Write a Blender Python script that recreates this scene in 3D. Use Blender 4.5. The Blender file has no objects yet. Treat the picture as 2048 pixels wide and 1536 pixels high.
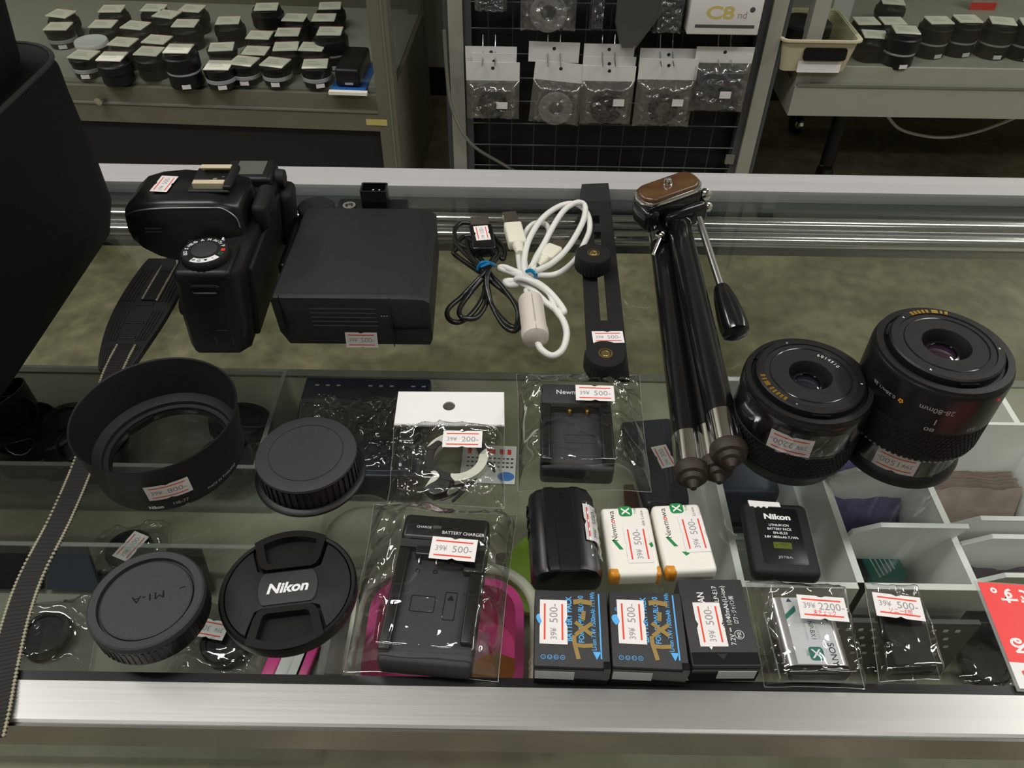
import bpy, bmesh, math, random
from mathutils import Matrix, Vector, noise

# ---------------------------------------------------------------- camera, light, exposure
F_PX = 1600.0                      # focal length in pixels of the 2048 px wide frame
PITCH = math.radians(44.0)         # looking down onto the counter
ROLL = math.radians(0.9)
EYE = 0.345                        # height of the lens above the counter glass
ZC = 0.64                          # height of the counter glass above the shop floor

SC = bpy.context.scene
COL = SC.collection
cam_data = bpy.data.cameras.new('camera')
cam_data.sensor_fit = 'HORIZONTAL'
cam_data.sensor_width = 36.0
cam_data.lens = 36.0 * F_PX / 2048.0
cam_data.clip_start = 0.01
cam = bpy.data.objects.new('camera', cam_data)
COL.objects.link(cam)
cam.location = (0, 0, ZC + EYE)
cam.rotation_euler = (Matrix.Rotation(math.pi / 2 - PITCH, 4, 'X') @ Matrix.Rotation(ROLL, 4, 'Z')).to_euler()
SC.camera = cam

SC.view_settings.view_transform = 'Standard'
SC.view_settings.look = 'None'
SC.view_settings.gamma = 1.0
SC.view_settings.use_curve_mapping = False
SC.view_settings.exposure = 0.0
SC.cycles.transparent_max_bounces = 32
SC.cycles.max_bounces = 10
SC.cycles.caustics_reflective = False
SC.cycles.caustics_refractive = False
SC.cycles.sample_clamp_indirect = 4.0

world = bpy.data.worlds.new('world')
SC.world = world
world.use_nodes = True
world.node_tree.nodes['Background'].inputs[0].default_value = (0.75, 0.8, 0.85, 1)
world.node_tree.nodes['Background'].inputs[1].default_value = 0.05

CEIL = 2.55
def ceiling_lamp(x, y, power, lx=1.25, ly=0.13, rz=0.0):
    d = bpy.data.lights.new('fluorescent_or_added_lamp', 'AREA')
    d.shape = 'RECTANGLE'; d.size = lx; d.size_y = ly
    d.energy = power; d.color = (1.0, 0.985, 0.95)
    o = bpy.data.objects.new('fluorescent_or_added_lamp', d)
    o.location = (x, y, CEIL - 0.03); o.rotation_euler = (0, 0, rz)
    COL.objects.link(o)
ceiling_lamp(-0.80, 0.30, 22, 1.25, 0.20)        # row over the counter
ceiling_lamp(1.55, 0.30, 14, 1.25, 0.20)
for x in (-1.3, 0.9): ceiling_lamp(x, -1.30, 10, 1.25, 0.20)    # row behind the photographer
for x in (-2.0, 2.0): ceiling_lamp(x, 1.25, 24, 0.20, 1.25)    # added lamps off to the sides, brightening the displays behind

# ---------------------------------------------------------------- pixel of the photograph -> point
def ray(px, py):
    u, v = (px - 1024) / F_PX, (py - 768) / F_PX
    c, s = math.cos(ROLL), math.sin(ROLL)
    u, v = u * c + v * s, -u * s + v * c
    return Vector((u, math.cos(PITCH) - v * math.sin(PITCH), -math.sin(PITCH) - v * math.cos(PITCH)))
def P(px, py, z=0.0):              # on the level z above the counter glass
    r = ray(px, py); t = (z - EYE) / r.z
    return Vector((r.x * t, r.y * t, z))
def Q(px, py, y):                  # on the upright plane at depth y
    r = ray(px, py); t = y / r.y
    return Vector((r.x * t, y, EYE + r.z * t))

# ---------------------------------------------------------------- materials
MATS = {}
def mat(name, col, rough=0.5, metal=0.0, bump=0.0, scale=900.0, spec=0.5, var=0.0, vscale=60.0, coat=0.0, stretch=None, emit=0.0):
    m = bpy.data.materials.new(name); m.use_nodes = True
    nt = m.node_tree; b = nt.nodes['Principled BSDF']
    b.inputs['Base Color'].default_value = (*col, 1)
    b.inputs['Roughness'].default_value = rough
    b.inputs['Metallic'].default_value = metal
    b.inputs['Specular IOR Level'].default_value = spec
    b.inputs['Coat Weight'].default_value = coat
    tc = nt.nodes.new('ShaderNodeTexCoord'); src = tc.outputs['Object']
    if stretch:
        mp = nt.nodes.new('ShaderNodeMapping'); mp.inputs['Scale'].default_value = stretch
        nt.links.new(src, mp.inputs[0]); src = mp.outputs[0]
    if var:
        n = nt.nodes.new('ShaderNodeTexNoise'); n.inputs['Scale'].default_value = vscale; n.inputs['Detail'].default_value = 4
        r = nt.nodes.new('ShaderNodeMix'); r.data_type = 'RGBA'
        r.inputs[6].default_value = (*[c * (1 - var) for c in col], 1)
        r.inputs[7].default_value = (*[min(1, c * (1 + var)) for c in col], 1)
        nt.links.new(src, n.inputs['Vector']); nt.links.new(n.outputs['Fac'], r.inputs[0]); nt.links.new(r.outputs[2], b.inputs['Base Color'])
    if bump:
        n = nt.nodes.new('ShaderNodeTexNoise'); n.inputs['Scale'].default_value = scale; n.inputs['Detail'].default_value = 3
        bp = nt.nodes.new('ShaderNodeBump'); bp.inputs['Strength'].default_value = bump; bp.inputs['Distance'].default_value = 0.0004
        nt.links.new(src, n.inputs['Vector']); nt.links.new(n.outputs['Fac'], bp.inputs['Height']); nt.links.new(bp.outputs[0], b.inputs['Normal'])
    MATS[name] = m
    return m
def clear(name, tint, base, gain, rough, bump=0.0, scale=300.0, milk=0.0):
    """thin clear sheet: see-through, with a Schlick reflection on top"""
    m = bpy.data.materials.new(name); m.use_nodes = True
    nt = m.node_tree; nt.nodes.clear()
    out = nt.nodes.new('ShaderNodeOutputMaterial'); mix = nt.nodes.new('ShaderNodeMixShader')
    tr = nt.nodes.new('ShaderNodeBsdfTransparent'); tr.inputs[0].default_value = (*tint, 1)
    gl = nt.nodes.new('ShaderNodeBsdfGlossy'); gl.inputs['Roughness'].default_value = rough
    lw = nt.nodes.new('ShaderNodeLayerWeight'); lw.inputs[0].default_value = 0.5
    pw = nt.nodes.new('ShaderNodeMath'); pw.operation = 'POWER'; pw.inputs[1].default_value = 5.0
    ma = nt.nodes.new('ShaderNodeMath'); ma.operation = 'MULTIPLY_ADD'; ma.inputs[1].default_value = gain; ma.inputs[2].default_value = base
    ma.use_clamp = True
    nt.links.new(lw.outputs['Facing'], pw.inputs[0]); nt.links.new(pw.outputs[0], ma.inputs[0]); nt.links.new(ma.outputs[0], mix.inputs[0])
    first = tr.outputs[0]
    if milk:
        df = nt.nodes.new('ShaderNodeBsdfDiffuse'); df.inputs[0].default_value = (0.9, 0.9, 0.88, 1)
        m2 = nt.nodes.new('ShaderNodeMixShader'); m2.inputs[0].default_value = milk
        nt.links.new(tr.outputs[0], m2.inputs[1]); nt.links.new(df.outputs[0], m2.inputs[2]); first = m2.outputs[0]
    nt.links.new(first, mix.inputs[1]); nt.links.new(gl.outputs[0], mix.inputs[2]); nt.links.new(mix.outputs[0], out.inputs[0])
    if bump:
        tc = nt.nodes.new('ShaderNodeTexCoord'); n = nt.nodes.new('ShaderNodeTexNoise'); n.inputs['Scale'].default_value = scale
        bp = nt.nodes.new('ShaderNodeBump'); bp.inputs['Strength'].default_value = bump; bp.inputs['Distance'].default_value = 0.001
        nt.links.new(tc.outputs['Object'], n.inputs['Vector']); nt.links.new(n.outputs['Fac'], bp.inputs['Height'])
        nt.links.new(bp.outputs[0], gl.inputs['Normal'])
    MATS[name] = m
    return m

mat('black_plastic', (0.0075, 0.0075, 0.0085), 0.40, bump=0.25, scale=2500, spec=0.38)
mat('black_fine', (0.0085, 0.0085, 0.0105), 0.5, bump=0.5, scale=3500, spec=0.35)
mat('black_gloss', (0.008, 0.008, 0.009), 0.16)
mat('black_deep', (0.004, 0.004, 0.004), 0.6)
mat('black_satin', (0.0065, 0.0065, 0.0075), 0.3, spec=0.4)
mat('charcoal', (0.026, 0.026, 0.029), 0.5, bump=0.6, scale=3000)
mat('charcoal_flash', (0.0135, 0.0140, 0.0160), 0.46, bump=0.6, scale=2600, spec=0.42)
mat('black_rubber', (0.0085, 0.0085, 0.0090), 0.62, bump=0.4, scale=1800, spec=0.3)
mat('brown_rubber', (0.03, 0.02, 0.014), 0.6, bump=0.6, scale=900, var=0.5, vscale=200)
mat('black_cable', (0.008, 0.008, 0.008), 0.28)
mat('white_cable', (0.72, 0.72, 0.68), 0.4)
mat('cream_plastic', (0.72, 0.70, 0.58), 0.4)
mat('ferrite', (0.62, 0.57, 0.51), 0.45)
mat('chrome', (0.80, 0.80, 0.82), 0.10, 1.0)
mat('steel', (0.62, 0.62, 0.63), 0.28, 1.0)
mat('usb_metal', (0.42, 0.38, 0.33), 0.35, 1.0)
mat('gold', (0.75, 0.48, 0.10), 0.3, 1.0)
mat('brass', (0.62, 0.48, 0.24), 0.3, 1.0)
mat('shoe_metal', (0.78, 0.70, 0.50), 0.3, 0.35)
mat('aluminium', (0.46, 0.455, 0.44), 0.36, 0.85, bump=0.12, scale=260, stretch=(0.02, 1, 1), var=0.12, vscale=90)
mat('aluminium_satin', (0.58, 0.57, 0.58), 0.38, 0.35, bump=0.10, scale=260, stretch=(0.02, 1, 1), var=0.12, vscale=90)
mat('aluminium_polished', (0.56, 0.56, 0.57), 0.15, 1.0, bump=0.05, scale=120, stretch=(0.05, 1, 1))
mat('aluminium_dull', (0.30, 0.31, 0.27), 0.42, 0.6, bump=0.1, scale=300)
mat('rail_dark', (0.16, 0.17, 0.165), 0.25, 0.9)
mat('paper_white', (0.80, 0.79, 0.78), 0.55)
mat('sticker_white', (0.80, 0.77, 0.76), 0.5)
mat('sticker_red', (0.78, 0.07, 0.04), 0.5)
mat('sticker_ink', (0.30, 0.29, 0.29), 0.6)
mat('pen_red', (0.75, 0.05, 0.05), 0.6)
mat('ink_white', (0.80, 0.80, 0.80), 0.5)
mat('ink_grey', (0.38, 0.37, 0.38), 0.5)
mat('ink_dark', (0.03, 0.03, 0.035), 0.5)
mat('ink_faint', (0.045, 0.044, 0.05), 0.35)
mat('ink_blue', (0.10, 0.42, 0.85), 0.5)
mat('ink_green', (0.015, 0.23, 0.06), 0.45)
mat('ink_teal', (0.01, 0.16, 0.11), 0.45)
mat('ink_red', (0.75, 0.04, 0.03), 0.5)
mat('ink_orange', (0.85, 0.35, 0.03), 0.5)
mat('pen_gold', (0.38, 0.26, 0.09), 0.4, 0.4, bump=0.3, scale=1500)
mat('battery_white', (0.82, 0.80, 0.74), 0.35)
mat('silver_label', (0.60, 0.62, 0.63), 0.42)
mat('silver_side', (0.75, 0.75, 0.76), 0.25, 0.9)
mat('tape_orange', (0.62, 0.25, 0.02), 0.35)
mat('hologram', (0.16, 0.20, 0.04), 0.3, 0.6, var=0.7, vscale=500)
mat('lens_glass', (0.006, 0.006, 0.014), 0.04, coat=1.0)
mat('lens_glass_purple', (0.016, 0.006, 0.016), 0.05, coat=1.0)
mat('lcd', (0.085, 0.09, 0.08), 0.15)
mat('wood', (0.090, 0.043, 0.017), 0.30, var=0.75, vscale=110, stretch=(0.25, 1, 1), coat=0.4)
mat('nylon', (0.0034, 0.0042, 0.0056), 0.7, bump=0.6, scale=1300, spec=0.22)
mat('strap_pad', (0.022, 0.021, 0.022), 0.65, bump=0.4, scale=1500)
mat('webbing', (0.014, 0.013, 0.012), 0.8)
mat('strap_edge', (0.38, 0.35, 0.25), 0.8)
mat('camo_white', (0.72, 0.73, 0.62), 0.45)
mat('tie_blue', (0.0, 0.16, 0.36), 0.3)
mat('sign_red', (0.80, 0.025, 0.02), 0.4)
mat('foam_white', (0.90, 0.90, 0.87), 0.6)
mat('pink', (0.75, 0.06, 0.30), 0.35)
mat('lime', (0.21, 0.36, 0.02), 0.5)
mat('orange_bag', (0.60, 0.24, 0.03), 0.45, var=0.3, vscale=80)
mat('packet_purple', (0.17, 0.15, 0.30), 0.16, var=0.7, vscale=70, coat=0.6)
mat('packet_rose', (0.44, 0.34, 0.30), 0.20, var=0.45, vscale=70, coat=0.5)
mat('packet_violet', (0.27, 0.19, 0.27), 0.20, var=0.6, vscale=70, coat=0.5)
mat('packet_dark', (0.035, 0.038, 0.05), 0.3, var=0.5, vscale=80)
mat('slate', (0.035, 0.042, 0.062), 0.45)
mat('navy', (0.008, 0.012, 0.028), 0.35)
mat('teal', (0.0, 0.19, 0.16), 0.4)
mat('maroon', (0.06, 0.016, 0.012), 0.5)
mat('case_green', (0.155, 0.148, 0.110), 0.5, var=0.08, vscale=20)
mat('case_pale', (0.36, 0.36, 0.31), 0.5, var=0.06, vscale=20)
mat('panel_black', (0.012, 0.012, 0.013), 0.7)
mat('board_black', (0.006, 0.006, 0.007), 0.7)
mat('rack_dark', (0.075, 0.078, 0.085), 0.5)
mat('wire_dark', (0.075, 0.085, 0.085), 0.4, 0.5)
mat('basket_cream', (0.68, 0.63, 0.44), 0.5)
mat('card_cream', (0.93, 0.90, 0.78), 0.6)
mat('card_blue_edge', (0.05, 0.20, 0.60), 0.6)
mat('lens_grey', (0.32, 0.33, 0.34), 0.35)
mat('wall_paint', (0.42, 0.40, 0.34), 0.8, var=0.06, vscale=6)
mat('base_black', (0.006, 0.006, 0.007), 0.5)
mat('ceiling_paint', (0.72, 0.72, 0.70), 0.9)

mat('white_plain', (0.75, 0.75, 0.74), 0.5)
mat('yellow_tag', (0.62, 0.52, 0.18), 0.5)
mat('blue_case', (0.02, 0.12, 0.40), 0.5)
clear('glass_top', (0.95, 0.968, 0.955), 0.040, 0.90, 0.02, bump=0.012, scale=25)
clear('glass_rear', (0.90, 0.935, 0.865), 0.040, 0.90, 0.05, milk=0.02)
clear('glass_case', (0.93, 0.95, 0.93), 0.040, 0.90, 0.04)
clear('film', (0.96, 0.96, 0.965), 0.10, 1.7, 0.05)
clear('film_edge', (0.9, 0.9, 0.9), 0.25, 1.0, 0.15, milk=0.30)
clear('film_dim', (0.92, 0.92, 0.92), 0.14, 1.6, 0.10, milk=0.05)
clear('acrylic', (0.90, 0.91, 0.90), 0.05, 0.9, 0.06, milk=0.05)
clear('sheet_milky', (0.85, 0.86, 0.86), 0.05, 0.9, 0.12, milk=0.18)
def deck_material():
    m = bpy.data.materials.new('deck_mat'); m.use_nodes = True
    nt = m.node_tree; b = nt.nodes['Principled BSDF']; b.inputs['Roughness'].default_value = 0.75
    tc = nt.nodes.new('ShaderNodeTexCoord')
    n1 = nt.nodes.new('ShaderNodeTexNoise'); n1.inputs['Scale'].default_value = 6; n1.inputs['Detail'].default_value = 3
    n2 = nt.nodes.new('ShaderNodeTexNoise'); n2.inputs['Scale'].default_value = 45; n2.inputs['Detail'].default_value = 6
    r1 = nt.nodes.new('ShaderNodeValToRGB'); r1.color_ramp.elements[0].position = .38; r1.color_ramp.elements[1].position = .62
    r1.color_ramp.elements[0].color = (0.225, 0.235, 0.150, 1); r1.color_ramp.elements[1].color = (0.37, 0.345, 0.275, 1)
    mx = nt.nodes.new('ShaderNodeMix'); mx.data_type = 'RGBA'; mx.blend_type = 'MULTIPLY'; mx.inputs[0].default_value = 0.5
    r2 = nt.nodes.new('ShaderNodeValToRGB'); r2.color_ramp.elements[0].color = (0.45, 0.45, 0.42, 1); r2.color_ramp.elements[1].color = (1.25, 1.25, 1.25, 1)
    for n in (n1, n2): nt.links.new(tc.outputs['Object'], n.inputs['Vector'])
    nt.links.new(n1.outputs['Fac'], r1.inputs[0]); nt.links.new(n2.outputs['Fac'], r2.inputs[0])
    nt.links.new(r1.outputs[0], mx.inputs[6]); nt.links.new(r2.outputs[0], mx.inputs[7]); nt.links.new(mx.outputs[2], b.inputs['Base Color'])
    MATS['deck_mat'] = m
deck_material()
def floor_material():
    m = bpy.data.materials.new('floor_tile'); m.use_nodes = True
    nt = m.node_tree; b = nt.nodes['Principled BSDF']; b.inputs['Roughness'].default_value = 0.45
    tc = nt.nodes.new('ShaderNodeTexCoord')
    def nz(s, d):
        n = nt.nodes.new('ShaderNodeTexNoise'); n.inputs['Scale'].default_value = s; n.inputs['Detail'].default_value = d; nt.links.new(tc.outputs['Object'], n.inputs['Vector']); return n
    def ramp(n, p0, c0, p1, c1):
        r = nt.nodes.new('ShaderNodeValToRGB'); e = r.color_ramp.elements; e[0].position = p0; e[1].position = p1; e[0].color = (*c0, 1); e[1].color = (*c1, 1); nt.links.new(n.outputs['Fac'], r.inputs[0]); return r
    a = ramp(nz(3.2, 2), .40, (0.165, 0.150, 0.092), .60, (0.29, 0.245, 0.170))       # worn, yellowed patches
    c = ramp(nz(38, 6), .35, (0.62, 0.62, 0.60), .70, (1.15, 1.15, 1.15))             # grimy grain
    d = ramp(nz(11, 3), .35, (0.72, 0.72, 0.72), .65, (1.1, 1.1, 1.1))
    m1 = nt.nodes.new('ShaderNodeMix'); m1.data_type = 'RGBA'; m1.blend_type = 'MULTIPLY'; m1.inputs[0].default_value = 0.8
    m2 = nt.nodes.new('ShaderNodeMix'); m2.data_type = 'RGBA'; m2.blend_type = 'MULTIPLY'; m2.inputs[0].default_value = 0.9
    nt.links.new(a.outputs[0], m1.inputs[6]); nt.links.new(c.outputs[0], m1.inputs[7]); nt.links.new(m1.outputs[2], m2.inputs[6]); nt.links.new(d.outputs[0], m2.inputs[7])
    nt.links.new(m2.outputs[2], b.inputs['Base Color'])
    MATS['floor_tile'] = m
floor_material()

# ---------------------------------------------------------------- mesh helpers
TEXT_CACHE = {}
def text2d(body, bold=0.0, shear=0.0):
    k = (body, bold, shear)
    if k in TEXT_CACHE: return TEXT_CACHE[k]
    c = bpy.data.curves.new('lettering', 'FONT'); c.body = body; c.offset = bold; c.shear = shear; c.resolution_u = 3
    o = bpy.data.objects.new('lettering', c); COL.objects.link(o)
    dg = bpy.context.evaluated_depsgraph_get(); dg.update()
    me = bpy.data.meshes.new_from_object(o.evaluated_get(dg))
    v = [(p.co.x, p.co.y) for p in me.vertices]; f = [tuple(p.vertices) for p in me.polygons]
    bpy.data.objects.remove(o); bpy.data.curves.remove(c); bpy.data.meshes.remove(me)
    TEXT_CACHE[k] = (v, f)
    return v, f

def rrect(w, h, r, n=5, cx=0.0, cy=0.0):
    pts = []
    for sx, sy, a0 in ((1, 1, 0), (-1, 1, 90), (-1, -1, 180), (1, -1, 270)):
        for i in range(n + 1):
            a = math.radians(a0 + 90 * i / n)
            pts.append((cx + sx * (w / 2 - r) + r * math.cos(a), cy + sy * (h / 2 - r) + r * math.sin(a)))
    return pts
def spline(pts, k=6, closed=False):
    pts = [Vector(p) for p in pts]; n = len(pts); out = []
    for i in range(n if closed else n - 1):
        g = (lambda j: pts[j % n]) if closed else (lambda j: pts[max(0, min(n - 1, j))])
        a, b, c, d = g(i - 1), g(i), g(i + 1), g(i + 2)
        for s in range(k):
            t = s / k
            out.append(0.5 * (2 * b + (c - a) * t + (2 * a - 5 * b + 4 * c - d) * t * t + (3 * b - a - 3 * c + d) * t ** 3))
    if not closed: out.append(pts[-1])
    return out

class MB:
    def __init__(s, *mats):
        s.v, s.f, s.mi, s.mats, s.M = [], [], [], list(mats), Matrix.Identity(4)
    def m(s, name):
        if name not in s.mats: s.mats.append(name)
        return s.mats.index(name)
    def at(s, M=None):
        s.M = M or Matrix.Identity(4); return s
    def add(s, vs, fs, m=None):
        o = len(s.v); mi = s.m(m) if m else 0
        s.v += [s.M @ Vector(p) for p in vs]
        s.f += [tuple(i + o for i in f) for f in fs]; s.mi += [mi] * len(fs)
        return s
    def bm(s, b, m=None):
        b.verts.index_update()
        s.add([v.co.copy() for v in b.verts], [[v.index for v in f.verts] for f in b.faces], m); b.free(); return s
    def box(s, x0, x1, y0, y1, z0, z1, m=None):
        return s.add([(x, y, z) for z in (z0, z1) for y in (y0, y1) for x in (x0, x1)],
                     [(0, 2, 3, 1), (4, 5, 7, 6), (0, 1, 5, 4), (2, 6, 7, 3), (0, 4, 6, 2), (1, 3, 7, 5)], m)
    def rbox(s, x0, x1, y0, y1, z0, z1, r, m=None, seg=3):
        b = bmesh.new(); bmesh.ops.create_cube(b, size=1)
        for v in b.verts: v.co = ((x0 + x1) / 2 + v.co.x * (x1 - x0), (y0 + y1) / 2 + v.co.y * (y1 - y0), (z0 + z1) / 2 + v.co.z * (z1 - z0))
        bmesh.ops.bevel(b, geom=list(b.edges), offset=r, segments=seg, affect='EDGES', profile=0.5, clamp_overlap=True)
        return s.bm(b, m)
    def prism(s, poly, z0, z1, m=None, bev=0.0, seg=2):
        n = len(poly); b = bmesh.new()
        lo = [b.verts.new((x, y, z0)) for x, y in poly]; hi = [b.verts.new((x, y, z1)) for x, y in poly]
        b.faces.new(lo[::-1]); top = b.faces.new(hi)
        for i in range(n): b.faces.new((lo[i], lo[(i + 1) % n], hi[(i + 1) % n], hi[i]))
        b.normal_update()
        bmesh.ops.recalc_face_normals(b, faces=list(b.faces))
        if bev: bmesh.ops.bevel(b, geom=list(top.edges), offset=bev, segments=seg, affect='EDGES', profile=0.5, clamp_overlap=True)
        return s.bm(b, m)
    def flat(s, poly, z, m=None, fn=None):
        vs = [(x, y, z) for x, y in poly]
        if fn: vs = [fn(x, y, z) for x, y, z in vs]
        return s.add(vs, [tuple(range(len(poly)))], m)
    def ring(s, outer, inner, z0, z1, m=None):
        n = len(outer)
        vs = [(x, y, z1) for x, y in outer] + [(x, y, z1) for x, y in inner] + [(x, y, z0) for x, y in outer] + [(x, y, z0) for x, y in inner]
        fs = []
        for i in range(n):
            j = (i + 1) % n
            fs += [(i, j, n + j, n + i), (2 * n + i, 2 * n + j, j, i), (n + i, n + j, 3 * n + j, 3 * n + i), (3 * n + i, 3 * n + j, 2 * n + j, 2 * n + i)]
        return s.add(vs, fs, m)
    def lathe(s, prof, n=48, m=None, a0=0.0, a1=360.0):
        full = abs(a1 - a0) >= 359.9; k = n if full else n + 1; vs = []; idx = []
        for r, z in prof:
            if r <= 1e-9:
                idx.append([len(vs)] * k); vs.append((0, 0, z))
            else:
                row = []
                for i in range(k):
                    a = math.radians(a0 + (a1 - a0) * i / n); row.append(len(vs)); vs.append((r * math.cos(a), r * math.sin(a), z))
                idx.append(row)
        fs = []
        for p in range(len(prof) - 1):
            for i in range(n):
                j = (i + 1) % k
                q = [idx[p][i], idx[p][j], idx[p + 1][j], idx[p + 1][i]]
                q2 = []
                for t in q:
                    if t not in q2: q2.append(t)
                if len(q2) > 2: fs.append(tuple(q2))
        return s.add(vs, fs, m)
    def tube(s, path, r, n=8, m=None, closed=False, caps=True):
        path = [Vector(p) for p in path]; k = len(path); rs = r if isinstance(r, (list, tuple)) else [r] * k
        vs, fs = [], []; up = None
        for i, p in enumerate(path):
            a = path[(i - 1) % k] if (closed or i > 0) else p
            b = path[(i + 1) % k] if (closed or i < k - 1) else p
            t = (b - a); t = t.normalized() if t.length > 1e-9 else Vector((0, 0, 1))
            if up is None: up = t.orthogonal().normalized()
            up = (up - t * up.dot(t)); up = up.normalized() if up.length > 1e-6 else t.orthogonal().normalized()
            w = t.cross(up)
            for j in range(n):
                an = 2 * math.pi * j / n; vs.append(p + (up * math.cos(an) + w * math.sin(an)) * rs[i])
        for i in range(k if closed else k - 1):
            for j in range(n):
                i2, j2 = (i + 1) % k, (j + 1) % n
                fs.append((i * n + j, i * n + j2, i2 * n + j2, i2 * n + j))
        if caps and not closed:
            fs += [tuple(range(n))[::-1], tuple((k - 1) * n + j for j in range(n))]
        return s.add(vs, fs, m)
    def grid(s, fn, nu, nv, m=None):
        vs = [fn(i / nu, j / nv) for j in range(nv + 1) for i in range(nu + 1)]; w = nu + 1
        return s.add(vs, [(j * w + i, j * w + i + 1, (j + 1) * w + i + 1, (j + 1) * w + i) for j in range(nv) for i in range(nu)], m)
    def loft(s, rings, m=None, caps=True):
        n = len(rings[0]); vs = [p for r in rings for p in r]; fs = []
        for i in range(len(rings) - 1):
            for j in range(n):
                k = (j + 1) % n; fs.append((i * n + j, i * n + k, (i + 1) * n + k, (i + 1) * n + j))
        if caps: fs += [tuple(range(n))[::-1], tuple((len(rings) - 1) * n + j for j in range(n))]
        return s.add(vs, fs, m)
    def text(s, body, cx, cy, h, m, fn, rot=0.0, bold=0.0, shear=0.0, w=None, lift=0.0, align='c'):
        v, f = text2d(body, bold, shear)
        if not v: return s
        xs = [p[0] for p in v]; ys = [p[1] for p in v]
        sy = h / 0.70; sx = (w / (max(xs) - min(xs))) if w else sy
        ox = {'c': (max(xs) + min(xs)) / 2, 'l': min(xs), 'r': max(xs)}[align]; oy = 0.35
        c, sn = math.cos(math.radians(rot)), math.sin(math.radians(rot))
        vs = []
        for x, y in v:
            x, y = (x - ox) * sx, (y - oy) * sy
            vs.append(fn(cx + x * c - y * sn, cy + x * sn + y * c, lift))
        return s.add(vs, f, m)
    def build(s, name, parent=None, angle=38.0, smooth=True):
        me = bpy.data.meshes.new(name); me.from_pydata([tuple(p) for p in s.v], [], s.f)
        for k in s.mats: me.materials.append(MATS[k])
        me.polygons.foreach_set('material_index', s.mi)
        b = bmesh.new(); b.from_mesh(me); bmesh.ops.recalc_face_normals(b, faces=list(b.faces)); b.to_mesh(me); b.free()
        if smooth:
            me.polygons.foreach_set('use_smooth', [True] * len(me.polygons)); me.set_sharp_from_angle(angle=math.radians(angle))
        me.update()
        o = bpy.data.objects.new(name, me); COL.objects.link(o)
        if parent is not None: o.parent = parent
        return o

def tag(o, label, cat, group=None):
    o['label'] = label; o['category'] = cat
    if group: o['group'] = group
    return o
def thing(name, label, cat, loc=(0, 0, 0), rz=0.0, group=None):
    o = bpy.data.objects.new(name, None); o.empty_display_size = 0.02; COL.objects.link(o)
    o.location = (loc[0], loc[1], loc[2] + ZC); o.rotation_euler = (0, 0, math.radians(rz))
    return tag(o, label, cat, group)
def struct(name, mb, **k):
    o = mb.build(name, **k); o['kind'] = 'structure'; o.location.z = ZC
    return o
def dup(root, loc, rz, label=None, group=None):
    r = root.copy(); COL.objects.link(r)
    r.location = (loc[0], loc[1], loc[2] + ZC); r.rotation_euler = (root.rotation_euler.x, root.rotation_euler.y, math.radians(rz))
    if label: r['label'] = label
    if group: r['group'] = group
    for ch in list(root.children):
        c = ch.copy(); COL.objects.link(c); c.parent = r
        for g in list(ch.children):
            d = g.copy(); COL.objects.link(d); d.parent = c
    return r
def T(x, y, z=0.0): return Matrix.Translation((x, y, z))
def R(deg, ax): return Matrix.Rotation(math.radians(deg), 4, ax)
def plane(M):                       # print onto the plane M
    return lambda u, v, h: M @ Vector((u, v, h))
def barrel(rad, phi0, z0, flip=False):   # print onto an upright cylinder, phi0 in degrees
    s = -1 if flip else 1
    def fn(u, v, h):
        rr = rad(z0 + s * v) if callable(rad) else rad
        a = math.radians(phi0) + s * u / rr
        return ((rr + h) * math.cos(a), (rr + h) * math.sin(a), z0 + s * v)
    return fn

MM = 0.001
def sticker(parent, price, fn, note=None, name='price_sticker', L=22.0, W=12.5, shop='39¥'):
    """white price sticker with two red rules, punched notches and grey figures"""
    b = MB('sticker_white')
    us = [-L / 2, -8, -5, -2.2, -1.0, 0, 1.0, 2.2, 5, 8, L / 2]; e = 0.00005
    top = [W / 2 - (0.9 if abs(u) < 0.5 else (0.45 if abs(u) < 1.5 else 0)) for u in us]
    vs = []
    for j in range(4):
        for u, t in zip(us, top): vs.append(fn(u * MM, (-t + 2 * t * j / 3) * MM, e))
    n = len(us)
    b.add(vs, [(j * n + i, j * n + i + 1, (j + 1) * n + i + 1, (j + 1) * n + i) for j in range(3) for i in range(n - 1)], 'sticker_white')
    for v0 in (3.6, -4.4):
        vs = [fn(u * MM, v * MM, e * 2.2) for v in (v0, v0 + 0.8) for u in [x * 18 / 8 - 9 for x in range(9)]]
        b.add(vs, [(i, i + 1, 10 + i, 9 + i) for i in range(8)], 'sticker_red')
    dy = 0.9 if note else 0.0
    b.text(shop, -5.9 * MM, dy * MM, 2.9 * MM, 'sticker_ink', fn, w=5.6 * MM, lift=e * 2.2)
    b.text(price, 4.2 * MM, dy * MM, 3.7 * MM, 'sticker_ink', fn, w=(2.35 * len(price)) * MM, lift=e * 2.2)
    if note: b.text(note, 0.5 * MM, -2.5 * MM, 2.2 * MM, 'pen_red', fn, w=10.5 * MM, lift=e * 2.4, shear=0.15)
    return b.build(name, parent, smooth=False)

def quad_fit(nl, nr, fl, z, w=None, l=None):
    """centre, width, length and turn of a level rectangle from three corner pixels"""
    a, b, c = P(*nl, z), P(*nr, z), P(*fl, z)
    W = w or (b - a).length; Ln = l or (c - a).length
    ang = 0.5 * (math.atan2(b.y - a.y, b.x - a.x) + math.atan2(c.y - a.y, c.x - a.x) - math.pi / 2)
    cen = (b + c) / 2
    return cen.x, cen.y, W, Ln, math.degrees(ang)

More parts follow.
